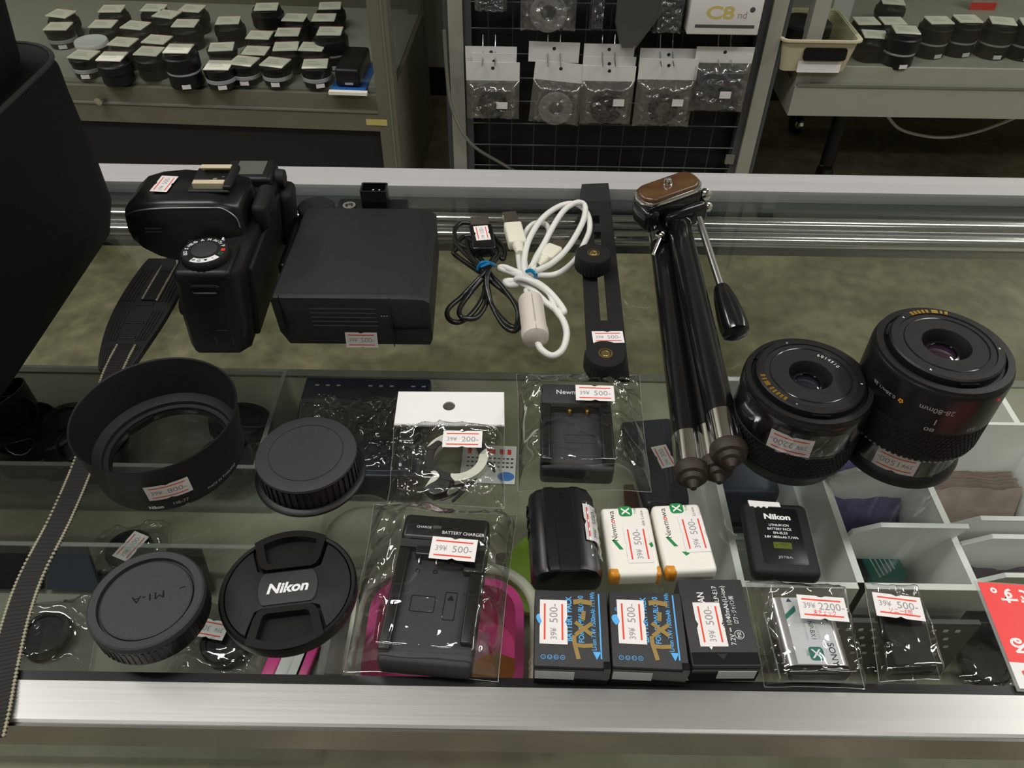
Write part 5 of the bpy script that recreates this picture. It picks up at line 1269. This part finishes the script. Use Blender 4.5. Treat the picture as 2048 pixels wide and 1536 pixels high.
packets(9, .2025, .2630, .318, .348, 'packet_purple', 'purple clear film packet standing in the white foam tray', 'purple film packets', -18, .052, 3)
packets(11, .2680, .3435, .320, .347, 'packet_rose', 'rose-grey clear film packet standing in the white foam tray', 'rose film packets', -16, .056, 4)
packets(8, .2680, .3435, .278, .298, 'packet_violet', 'violet-grey clear film packet standing in the white foam tray', 'violet film packets', -12, .050, 5)
packets(6, .2680, .3435, .360, .410, 'packet_rose', 'rose-grey film packet behind the rearmost divider board of the foam tray', 'rear film packets', -30, .050, 6)
b = MB('packet_dark'); b.rbox(-.032, .030, -.008, .008, 0, .026, .004); p_ = b.build('dark_pouch'); tag(p_, 'dark pouch at the front of the white foam tray beside the red card', 'pouch'); p_.location = (.305, .2625, ZC + ZD + .0036)
for i, (x, rz_, m_, lb, txt) in enumerate(((.2155, 4, 'black_plastic', 'black battery standing in the white foam tray under the glass', 'ink_grey'), (.2400, 10, 'teal', 'teal green battery lying in the white foam tray under the glass', 'ink_white'))):
    t = thing('spare_battery', lb, 'battery', (x, .2930, ZD + .0034), rz_); b = MB(m_); b.rbox(-.0120, .0120, -.0110, .0120, 0, .0340, .001); b.build('casing', t)
    b = MB(txt)
    for k in range(5): b.box(-.0070 + k * .0030, -.0062 + k * .0030, -.010 + k * .001, .009 - k * .001, .0340, .03408)
    b.build('print_lines', t, smooth=False)
b = MB('slate'); b.rbox(-.026, .020, -.034, .040, 0, .050, .005); b.box(-.024, .018, -.0345, -.0340, .012, .016, 'black_satin'); p_ = b.build('slate_case'); tag(p_, 'slate blue hard case in the white foam tray behind the flat black battery', 'case'); p_.location = (.1620, .3700, ZC + ZD + .0036)
b = MB('sheet_milky'); b.rbox(-.027, .027, -.038, .030, 0, .012, .004); p_ = b.build('frosted_box'); tag(p_, 'frosted clear box in the white foam tray below the flat black battery', 'box'); p_.location = (.166, .296, ZC + ZD + .0036)
b = MB('lime'); b.rbox(-.007, .009, -.014, .012, 0, .006, .001, 'case_green'); p_ = b.build('green_block'); tag(p_, 'small dull green block in the foam tray beside the flat black battery', 'block'); p_.location = (.184, .268, ZC + ZD + .0160)
# perforated grey basket at the counter front
t = thing('perforated_basket', 'grey perforated basket front under the glass, between the pouches and the red card', 'basket', (.215, .238, ZD), 0)
b = MB('rack_dark'); b.box(-.055, .055, -.002, .001, 0, .062); b.build('front_wall', t, smooth=False)
b = MB('foam_white')
for j in range(4):
    for i in range(14):
        x = -.050 + i * .007 + (j % 2) * .0035; b.box(x - .0013, x + .0013, -.0023, -.0021, .026 + j * .009, .0285 + j * .009)
b.build('hole', t, smooth=False)
deck_pouch(1965, 1330, 12, 'clear pouch with a dark part under the glass, beside the red card', 61, w=.05, l=.045)
deck_pouch(1745, 1300, 0, 'clear pouch with a dark part under the glass, beside the narrow pouch', 62, w=.04, l=.05)
# ---------------------------------------------------------------- showcase of used lenses behind, left
LX, LY, LA = -.236, 1.505, -2.5
lc = thing('lens_showcase', 'green-grey glass showcase with black kick panel, full of used lenses', 'showcase', (LX, LY, ZF), LA)
DZ = .3120
def part(name, m, *bx):
    b = MB(m)
    for q in bx: b.box(*q)
    return b.build(name, lc, smooth=False)
part('kick_panel', 'panel_black', (-1.40, -.035, .004, .45, .02, .232))
part('lower_rail', 'case_green', (-1.40, -.036, -.004, .02, .232, .272)); part('door_rail', 'case_green', (-1.40, -.036, .000, .018, .272, .304))
part('rail_lip', 'aluminium_dull', (-1.40, -.036, -.006, .000, .270, .273))
part('deck', 'case_pale', (-1.40, -.012, .018, .45, .300, DZ))
for x in (-.036, -1.40): part('post', 'case_green', (x, x + .036, -.004, .034, 0, 1.25)); part('post', 'case_green', (x, x + .036, .416, .45, 0, 1.25))
part('post_bead', 'aluminium_dull', (-.012, -.008, -.0055, -.004, 0, 1.25))
part('front_pane', 'glass_case', (-1.364, -.036, .008, .012, .304, 1.22)); part('side_pane', 'glass_case', (-.006, -.002, .034, .416, .312, 1.22))
part('side_panel', 'case_green', (-.010, -.002, .034, .416, .0, .312)); part('back_panel', 'case_green', (-1.40, 0, .446, .45, .0, 1.25))
part('top_frame', 'case_green', (-1.40, 0, -.004, .45, 1.22, 1.25)); part('plinth', 'base_black', (-1.39, -.01, .01, .44, 0, .02))
b = MB('chrome'); b.at(T(-.585, -.004, .283) @ R(90, 'X')).lathe([(.006, 0), (.006, .010), (.0075, .012), (.0075, .020), (0, .021)], 20); b.build('lock_knob', lc)
part('maker_tag', 'yellow_tag', (-.062, -.020, -.0052, -.004, .245, .257))
M_ = Matrix.Translation((LX, LY, 0)) @ R(LA, 'Z'); Mi = M_.inverted()

def lens_kind(kind, edge='sticker_red'):
    """a small used lens standing on the deck with a price card on its cap"""
    t = thing('used_lens', '', 'lens', (0, 0, 0))
    if kind == 0:
        b = MB('black_plastic'); b.lathe([(0, 0), (.029, 0), (.030, .003), (.030, .020), (.0315, .021), (.0315, .036), (.029, .038)], 28); b.build('barrel', t)
        b = MB('black_rubber'); b.lathe([(.0305, .022), (.0322, .022), (.0322, .032), (.0305, .032)], 28); b.build('focus_ring', t)
        b = MB('black_satin'); b.lathe([(.029, .038), (.028, .0395), (.026, .046), (0, .046)], 28); b.build('cap', t); h = .046
    elif kind == 1:
        b = MB('black_gloss'); b.lathe([(0, 0), (.026, 0), (.027, .004), (.0285, .012), (.0285, .028)], 28); b.build('barrel', t)
        b = MB('lens_grey'); b.lathe([(.0285, .012), (.0295, .0125), (.0295, .019), (.0285, .0195)], 28); b.build('silver_ring', t)
        b = MB('black_satin'); b.lathe([(.0285, .028), (.030, .029), (.030, .036), (.028, .037), (0, .037)], 28); b.build('cap', t); h = .037
    else:
        b = MB('black_plastic'); b.lathe([(0, 0), (.031, 0), (.032, .003), (.031, .030), (.034, .034), (.034, .056), (.031, .058)], 28); b.build('barrel', t)
        b = MB('lens_grey'); b.lathe([(.0310, .026), (.0318, .0265), (.0318, .0290), (.0310, .030)], 28); b.build('silver_ring', t)
        b = MB('black_satin'); b.lathe([(.031, .058), (.029, .066), (0, .066)], 28); b.build('cap', t); h = .066
    if kind:
        rr_ = .0286 if kind == 1 else .0322; b = MB('paper_white'); b.at(R(-75, 'Z')).box(rr_ - .004, rr_ + .0004, -.008, .008, .0030, .0105); b.build('barrel_label', t, smooth=False)
    b = MB('card_cream'); b.rbox(-.024, .024, -.021, .021, h + .0005, h + .0035, .0008, seg=1); b.box(-.024, .024, .0205, .0212, h + .0005, h + .0036, edge); cd = b.build('price_card', t)
    b = MB('ink_grey')
    for k in range(3): b.box(-.017, .012 - .004 * k, -.008 + k * .007, -.0065 + k * .007, h + .0035, h + .0036)
    b.build('card_print', cd, smooth=False)
    return t, h
protos = [lens_kind(k) for k in range(3)] + [lens_kind(0, 'card_blue_edge'), lens_kind(2, 'card_blue_edge')]
used = [False] * 5
def place_lens(px, py, k, rz, deck, label, group, clampM=None):
    src, h = protos[k]; p_ = P(px, py, deck + h)
    if not used[k]:
        used[k] = True; src.location = (p_.x, p_.y, deck + ZC); src.rotation_euler.z = math.radians(rz); src['label'] = label; src['group'] = group; return src
    return dup(src, (p_.x, p_.y, deck), rz, label, group)
dk = ZF + DZ
LB = ['low black used lens with price card, in the black-panelled showcase', 'slim silver-ringed used lens with price card, in the black-panelled showcase', 'tall black used lens with price card, in the black-panelled showcase']
GR = ['low black used lenses in the black-panelled showcase', 'slim silver-ringed lenses in the black-panelled showcase', 'tall used lenses in the black-panelled showcase']
row = [(430, 285, 1), (575, 295, 0), (765, 268, 0), (915, 255, 2), (1120, 340, 1), (1250, 318, 1), (1410, 325, 1), (1615, 332, 1),
       (630, 220, 0), (805, 208, 0), (1135, 245, 1), (1310, 265, 1), (1465, 243, 0), (1600, 245, 0),
       (530, 128, 0), (695, 135, 0), (950, 125, 0), (1170, 110, 0), (1330, 185, 0), (1475, 170, 0), (1690, 165, 2),
       (315, 75, 0), (575, 50, 0), (790, 45, 0), (985, 48, 0), (855, 78, 0), (1365, 40, 2), (1510, 95, 0), (1660, 95, 0), (1690, 35, 0), (300, 140, 1)]
rl = random.Random(3)
for zx, zy, k in row:
    rw_ = 'front row' if zy > 250 else 'second row' if zy > 190 else 'third row' if zy > 105 else 'rear row'
    place_lens(zx / 2.56, zy / 2.56, k, LA + rl.uniform(-12, 12), dk, LB[k].replace('in the black', rw_ + ' of the black'), GR[k] + ', ' + rw_)
# round white cap lens
p_ = P(465 / 2.56, 210 / 2.56, dk + .04); t = thing('used_lens', 'used lens with a round white cap in the black-panelled showcase', 'lens', (p_.x, p_.y, dk))
b = MB('black_plastic'); b.lathe([(0, 0), (.028, 0), (.029, .004), (.029, .032)], 28); b.build('barrel', t); b = MB('white_plain'); b.lathe([(.029, .032), (.0325, .033), (.0325, .040), (.031, .042), (.027, .041), (0, .041)], 32); b.build('cap', t)
# boxed item at the case's right end
p_ = P(703, 130, dk + .03); t = thing('remote_box', 'upright black remote on a blue and white card in the black-panelled showcase', 'box', (p_.x, p_.y, dk), LA)
b = MB('blue_case'); b.box(-.034, .034, -.060, .075, 0, .004); b.box(-.034, .040, -.070, -.060, 0, .006, 'card_cream'); b.build('card', t, smooth=False)
b = MB('black_plastic'); b.rbox(-.024, .024, -.045, .070, .004, .040, .006); b.box(-.006, .010, -.0455, -.045, .010, .014, 'ink_grey'); b.build('remote', t)

# ---------------------------------------------------------------- wire rack in the middle
RY = 1.60
rk = thing('wire_rack', 'dark wire-mesh display rack with pale uprights and hanging pouches', 'rack', (.187, RY, ZF))
def rpart(name, m, *bx):
    b = MB(m)
    for x0, x1, y0, y1, z0, z1 in bx: b.box(x0 - .187, x1 - .187, y0, y1, z0 - ZF, z1 - ZF)
    return b.build(name, rk, smooth=False)
rpart('upright', 'case_pale', (-.134, -.106, -.012, .040, ZF, .80)); rpart('upright', 'case_pale', (.4830, .5110, -.012, .040, ZF, .80))
rpart('upright_edge', 'rack_dark', (-.144, -.134, -.006, .040, ZF, .80)); rpart('upright_edge', 'rack_dark', (.511, .521, -.006, .040, ZF, .80))
rpart('frame_bar', 'rack_dark', (-.106, -.090, -.004, .020, -.572, .80)); rpart('frame_bar', 'rack_dark', (.467, .483, -.004, .020, -.572, .80)); rpart('frame_bar', 'rack_dark', (-.090, .467, -.004, .020, -.572, -.555)); rpart('frame_bar', 'rack_dark', (-.106, .483, -.004, .020, .78, .80))
rpart('backboard', 'board_black', (-.106, .483, .030, .040, -.60, .80))
b = MB('wire_dark'); b.tube([(0, 0, -.555 - ZF), (0, 0, .78 - ZF)], .0014, 6); w0 = b.build('mesh_wire', rk)
b = MB('wire_dark'); b.tube([(-.090 - .187, -.0028, 0), (.467 - .187, -.0028, 0)], .0014, 6); h0 = b.build('mesh_wire', rk)
for i in range(12):
    c = w0 if i == 0 else w0.copy()
    if i: COL.objects.link(c); c.parent = rk
    c.location.x = -.057 + i * .0475 - .187
for i in range(28):
    c = h0 if i == 0 else h0.copy()
    if i: COL.objects.link(c); c.parent = rk
    c.location.z = -.530 + i * .0487 - ZF
rpart('bracket_clip', 'aluminium_dull', (.455, .474, -.010, -.004, -.515, -.495))

def zr(zx, zy, y): return Q(780 + zx / 2.56, zy / 2.56, y)
def hang_pouch(x0, x1, yt, yc, yb, depth, label, item, seed, tilt=0, sticker_at=None, hole=True):
    """header card from yt to yc, clear pouch down to yb (zoom pixels), hanging in front of the mesh"""
    y = RY - depth; A = zr(x0, yt, y); B = zr(x1, yt, y); C = zr((x0 + x1) / 2, yc, y); D = zr((x0 + x1) / 2, yb, y)
    w = (B - A).length / 2; mid = (A + B) / 2; hh = mid.z - C.z; ph = (C.z - D.z)
    t = thing('hanging_pouch', label, 'pouch', (mid.x, y, mid.z - hh - max(ph, 0)), 0, 'header card pouches on the wire rack')
    t.rotation_euler = (0, math.radians(tilt), 0); H = max(ph, 0); 
    b = MB('paper_white'); b.box(-w, w, -.0006, .0006, H, H + hh); hc = b.build('header_card', t, smooth=False)
    b = MB('ink_dark'); b.at(T(0, -.0008, H + hh * .68) @ R(90, 'X')).lathe([(.0035, 0), (0, .0001)], 16); b.build('punch_hole', hc)
    if ph > .01:
        b = MB('film_dim'); r_ = seed * 3.7
        def fn(u, v):
            e = min(u, 1 - u, v, 1 - v); k_ = min(1, e / .12)
            q = Vector((u * 5 + r_, v * 6, r_)); wv = max(0, 1 - 2 * abs(noise.noise(q))) ** 2 + .6 * max(0, 1 - 2 * abs(noise.noise(q * 2.1))) ** 2
            return ((u - .5) * 2 * w, -.001 - .012 * k_ - .008 * wv * k_, v * H)
        b.grid(fn, 26, 30); b.build('film_front', t, angle=180)
        b = MB('film_dim'); b.box(-w, w, .0, .0004, 0, H); b.build('film_back', t, smooth=False)
        M = T(0, -.003, H * .40) @ R(90, 'X')
        if item == 'ring':
            b = MB('black_plastic'); b.at(M).lathe([(.016, 0), (.029, 0), (.030, .004), (.028, .008), (.018, .008), (.016, .004), (.016, 0)], 32); b.build('packed_adapter', t)
        elif item == 'disc':
            b = MB('black_satin'); b.at(M).lathe([(0, 0), (.031, 0), (.032, .005), (.030, .009), (.018, .009), (.012, .006), (0, .006)], 32); b.build('packed_cap', t)
        elif item == 'dark':
            b = MB('packet_dark'); b.at(M).rbox(-w * .8, w * .8, -H * .34, H * .45, 0, .008, .003); b.build('packed_part', t)
        elif item == 'milky':
            b = MB('sheet_milky'); b.at(M).lathe([(.014, 0), (.034, 0), (.035, .006), (.033, .009), (.016, .009), (.014, .004), (.014, 0)], 32); b.build('packed_adapter', t)
        if sticker_at:
            b = MB('sticker_white'); b.at(T(w * sticker_at[0], -.0225, H * sticker_at[1])).box(-.011, .011, -.0003, .0003, -.007, .007); b.build('price_label', t, smooth=False)
    return t
hang_pouch(385, 650, 238, 325, 325, .020, 'white header card behind two others, on the hook beside the drooping cable', None, 1)
hang_pouch(420, 645, 272, 400, 400, .028, 'small white header card between two others, on the hook beside the drooping cable', None, 2)
hang_pouch(388, 665, 318, 412, 606, .036, 'foremost header card pouch with a black ring, on the hook beside the drooping cable', 'ring', 3, sticker_at=(.35, .48))
hang_pouch(710, 972, 215, 318, 330, .022, 'upright white header card behind the tilted header card on the rack', None, 4, 1)
hang_pouch(716, 985, 318, 415, 632, .034, 'tilted header card pouch with pale parts on the rack', 'milky', 5, 5)
hang_pouch(995, 1255, 225, 310, 310, .020, 'rear white header card above a black round cap pouch on the rack', None, 6)
hang_pouch(990, 1262, 290, 400, 400, .027, 'middle white header card above a black round cap pouch on the rack', None, 7)
hang_pouch(990, 1262, 338, 415, 636, .036, 'header card pouch with a solid black round cap on the rack', 'disc', 8, sticker_at=(.42, .62))
hang_pouch(1283, 1580, 248, 345, 345, .020, 'rear white header card above a ring pouch beside the grey label on the rack', None, 9)
hang_pouch(1280, 1585, 300, 408, 648, .036, 'header card pouch with dark ring, beside the pouch of tangled parts', 'ring', 10, sticker_at=(.42, .62))
hang_pouch(1572, 1870, 240, 322, 572, .032, 'header card pouch with dark tangled parts on the rack, beside the wheeled showcase', 'dark', 11, sticker_at=(.2, .45))
for i, zx in enumerate((508, 842, 1122, 1420, 1718)):
    for s_ in (-1, 1):
        p_ = zr(zx + s_ * 32, 180, RY - .004); b = MB('steel'); b.tube([(p_.x - .187, 0, p_.z - ZF), (p_.x - .187, -.004, p_.z - ZF - .01), (p_.x - .187, -.030, p_.z - ZF - .036), (p_.x - .187, -.055, p_.z - ZF - .040)], .0012, 6); b.build('hook_wire', rk)
# upper row
t = hang_pouch(672, 970, -190, -90, 158, .034, 'header card pouch with a wide pale ring adapter high on the rack', 'milky', 12)
hang_pouch(430, 600, -150, -60, 55, .034, 'small clear pouch corner high on the rack, above the hook beside the drooping cable', 'dark', 13)
hang_pouch(1040, 1120, -170, -90, 158, .028, 'narrow header card pouch beside the folded black strap pouch', 'dark', 15)
hang_pouch(1385, 1540, -170, -80, 172, .032, 'header card pouch with dark green part between black pouch and white box', 'dark', 14)
A = zr(1140, -150, RY - .05); B = zr(1375, 250, RY - .05)
t = thing('folded_pouch', 'black nylon strap folded in a clear sleeve hanging on the rack', 'pouch', ((A.x + B.x) / 2 - .004, RY - .045, B.z))
hh = A.z - B.z; b = MB('packet_dark'); b.at(T(0, .008, 0) @ R(90, 'X')).prism([(-.016, 0), (.006, .0), (.044, .07), (.046, hh), (-.030, hh), (-.030, .05)], 0, .014, bev=.002); b.build('folded_strap', t)
b = MB('film_dim'); b.at(T(0, -.008, 0) @ R(90, 'X')).prism([(-.018, -.002), (.008, -.002), (.050, .065), (.052, hh), (-.034, hh), (-.034, .05)], 0, .002); b.build('clear_sleeve', t)
A = zr(1570, -160, RY - .04); B = zr(1895, 165, RY - .04); w = (B.x - A.x) / 2 * .96; hh = A.z - B.z
t = thing('filter_box', 'white box with golden C8 lettering hanging on the rack', 'box', ((A.x + B.x) / 2 - .006, RY - .045, B.z))
b = MB('paper_white'); b.rbox(-w, w, -.012, .028, 0, hh, .002); b.build('carton', t); f = plane(T(0, -.0122, 0) @ R(90, 'X')); b = MB('brass')
b.text('C8', -w * .15, hh * .37, .022, 'yellow_tag', f, bold=.03, w=.052); b.text('nd', w * .47, hh * .335, .013, 'packet_rose', f, w=.016)
for x0, y0, w_, h_ in ((-w * .80, hh * .115, w * 1.66, hh * .055),): b.add([f(*q, 0) for q in ((x0, y0), (x0 + w_, y0), (x0 + w_, y0 + h_), (x0, y0 + h_))], [(0, 1, 2, 3)], 'rack_dark')
b.flat([(w * .72 + .005 * math.cos(i * .5236), hh * .42 + .005 * math.sin(i * .5236)) for i in range(12)], 0, 'rack_dark', f); b.build('carton_print', t, smooth=False)

# ---------------------------------------------------------------- wheeled showcase behind, right
rc = thing('wheeled_showcase', 'pale green-grey showcase on castors with lenses and a cream basket', 'showcase', (.565, 1.600, ZF))
def rp(name, m, *bx):
    b = MB(m)
    for q in bx: b.box(*q)
    return b.build(name, rc, smooth=False)
z0, z1, z2 = -.404 - ZF, -.342 - ZF, -.305 - ZF
rp('apron', 'case_pale', (0, 1.10, -.006, .45, z0, z1)); rp('apron_ledge', 'aluminium_dull', (.004, 1.10, -.008, .006, z1, z1 + .005)); rp('door_rail', 'case_pale', (.004, 1.10, .004, .024, z1, z2)); rp('deck', 'case_pale', (.004, 1.10, .024, .45, z1, z2 - .004))
for y in (.000, .420): rp('post', 'case_pale', (0, .030, y, y + .030, z1, 1.30)); rp('post', 'case_pale', (1.07, 1.10, y, y + .030, z1, 1.30))
rp('side_pane', 'glass_case', (.006, .010, .03, .42, z1, 1.27)); rp('front_pane', 'glass_case', (.030, 1.07, .010, .014, z2, 1.27)); rp('back_panel', 'case_pale', (0, 1.10, .446, .45, z1, 1.30)); rp('top_frame', 'case_pale', (0, 1.10, 0, .45, 1.27, 1.30))
for i, (x, y) in enumerate(((.170, .130), (.170, .40), (.98, .130), (.98, .40))):
    b = MB('base_black'); b.tube([(x, y, .055), (x, y, z0)], .016, 16); lg = b.build('leg', rc)
    b = MB('base_black'); b.at(T(x, y - .004, .028) @ R(90, 'Y')).lathe([(0, -.012), (.024, -.012), (.028, -.008), (.028, .008), (.024, .012), (0, .012)], 24)
    b.at(T(x, y - .030, .036)).lathe([(0, -.012), (.010, -.008), (.013, 0), (.010, .008), (0, .012)], 16, 'chrome'); b.at(T(x, y, .050)).lathe([(.014, 0), (.014, .010), (0, .012)], 16, 'chrome'); b.build('castor', lg)
dk = -.309
LB = {3: 'low black used lens with blue-edged price card in the wheeled showcase', 4: 'tall used lens with blue-edged price card in the wheeled showcase'}
GR = {3: 'low lenses in the wheeled showcase', 4: 'tall lenses in the wheeled showcase'}
for zx, zy, k in ((970, 150, 3), (1030, 242, 3), (1150, 150, 3), (1240, 210, 4), (1465, 145, 4), (1660, 135, 4), (1900, 150, 4), (2110, 160, 4), (1150, 15, 3)):
    place_lens(1448 + zx / 3.413, zy / 3.413, k, rl.uniform(-14, 4), dk, LB[k], GR[k])
# cream basket with a black roll in it
A, B = P(1448 + 660 / 3.413, 285 / 3.413, dk + .065), P(1448 + 940 / 3.413, 280 / 3.413, dk + .065)
w = .150; ln = .170
t = thing('cream_basket', 'cream plastic basket with a dark printed label in the wheeled showcase', 'basket', (B.x - w / 2, B.y + ln / 2, dk), 0)
b = MB('basket_cream'); o1, i1 = rrect(w * .86, ln * .86, .012, 3), rrect(w * .82, ln * .82, .010, 3); o2, i2 = rrect(w, ln, .014, 3), rrect(w - .006, ln - .006, .012, 3)
b.loft([[(x, y, 0) for x, y in o1], [(x, y, .065) for x, y in o2], [(x, y, .065) for x, y in i2], [(x, y, .003) for x, y in i1]]); b.ring(rrect(w + .010, ln + .010, .016, 3), o2, .062, .066); b.build('basket_wall', t, angle=30)
yf = -ln / 2 * .945
b = MB('black_satin'); b.at(T(0.012, yf - .0035, .038) @ R(83, 'X')).prism(rrect(.085, .024, .006, 4), 0, .001); lbp = b.build('dark_label', t)
b = MB('paper_white'); b.at(T(0.008, yf, .012) @ R(83, 'X')).prism(rrect(.085, .022, .002, 2), 0, .001); b.build('paper_label', t)
p_ = Vector((B.x - w / 2 - .008, B.y + ln / 2 + .01, dk + .004)); b = MB('black_plastic'); b.lathe([(0, 0), (.050, 0), (.052, .004), (.052, .060), (.046, .064), (.020, .060), (0, .060)], 32); q_ = b.build('black_roll'); tag(q_, 'round black part inside the cream basket', 'part'); q_.location = (p_.x, p_.y, ZC + p_.z)
p_ = P(1448 + 885 / 3.413, 50 / 3.413, dk + .05); b = MB('paper_white'); b.box(-.022, .022, 0, .002, 0, .085); q_ = b.build('price_slip'); tag(q_, 'upright white price slip beside the cream basket', 'card'); q_.location = (p_.x, p_.y + .06, ZC + dk + .0005)
p_ = P(1448 + 1770 / 3.413, 80 / 3.413, dk); b = MB('packet_rose', 'ink_red'); b.box(-.03, .03, 0, .002, 0, .075); b.box(-.03, .03, -.0004, 0, 0, .016, 'ink_red'); q_ = b.build('printed_card'); tag(q_, 'small card with a red lower edge behind the lenses of the wheeled showcase', 'card'); q_.location = (p_.x, p_.y + .01, ZC + dk + .0005)

# ---------------------------------------------------------------- loose cables on the shop floor
b = MB('rail_dark'); pts = [Q(888, 60, 1.56), Q(894, 150, 1.56), Q(905, 220, 1.55), P(940, 285, -.45), P(1000, 325, -.52), P(1090, 372, -.600), P(1180, 395, -.634), P(1300, 420, -.636)]; o = pts[-1].copy()
b.tube([p_ - o for p_ in spline(pts, 8)], .0035, 8, 'aluminium_dull'); q_ = b.build('grey_cable'); tag(q_, 'grey cable drooping past one pale upright of the wire rack', 'cable'); q_.location = (o.x, o.y, ZC + o.z)
b = MB('white_cable'); pts = [Q(1775, 232, 1.75), Q(1800, 258, 1.75), Q(1850, 272, 1.75), Q(1900, 274, 1.75), Q(1960, 262, 1.75), Q(2030, 236, 1.75)]; o = pts[0].copy()
b.tube([p_ - o for p_ in spline(pts, 8)], .0035, 8); q_ = b.build('white_cable'); tag(q_, 'white cable sagging under the wheeled showcase', 'cable'); q_.location = (o.x, o.y, ZC + o.z)
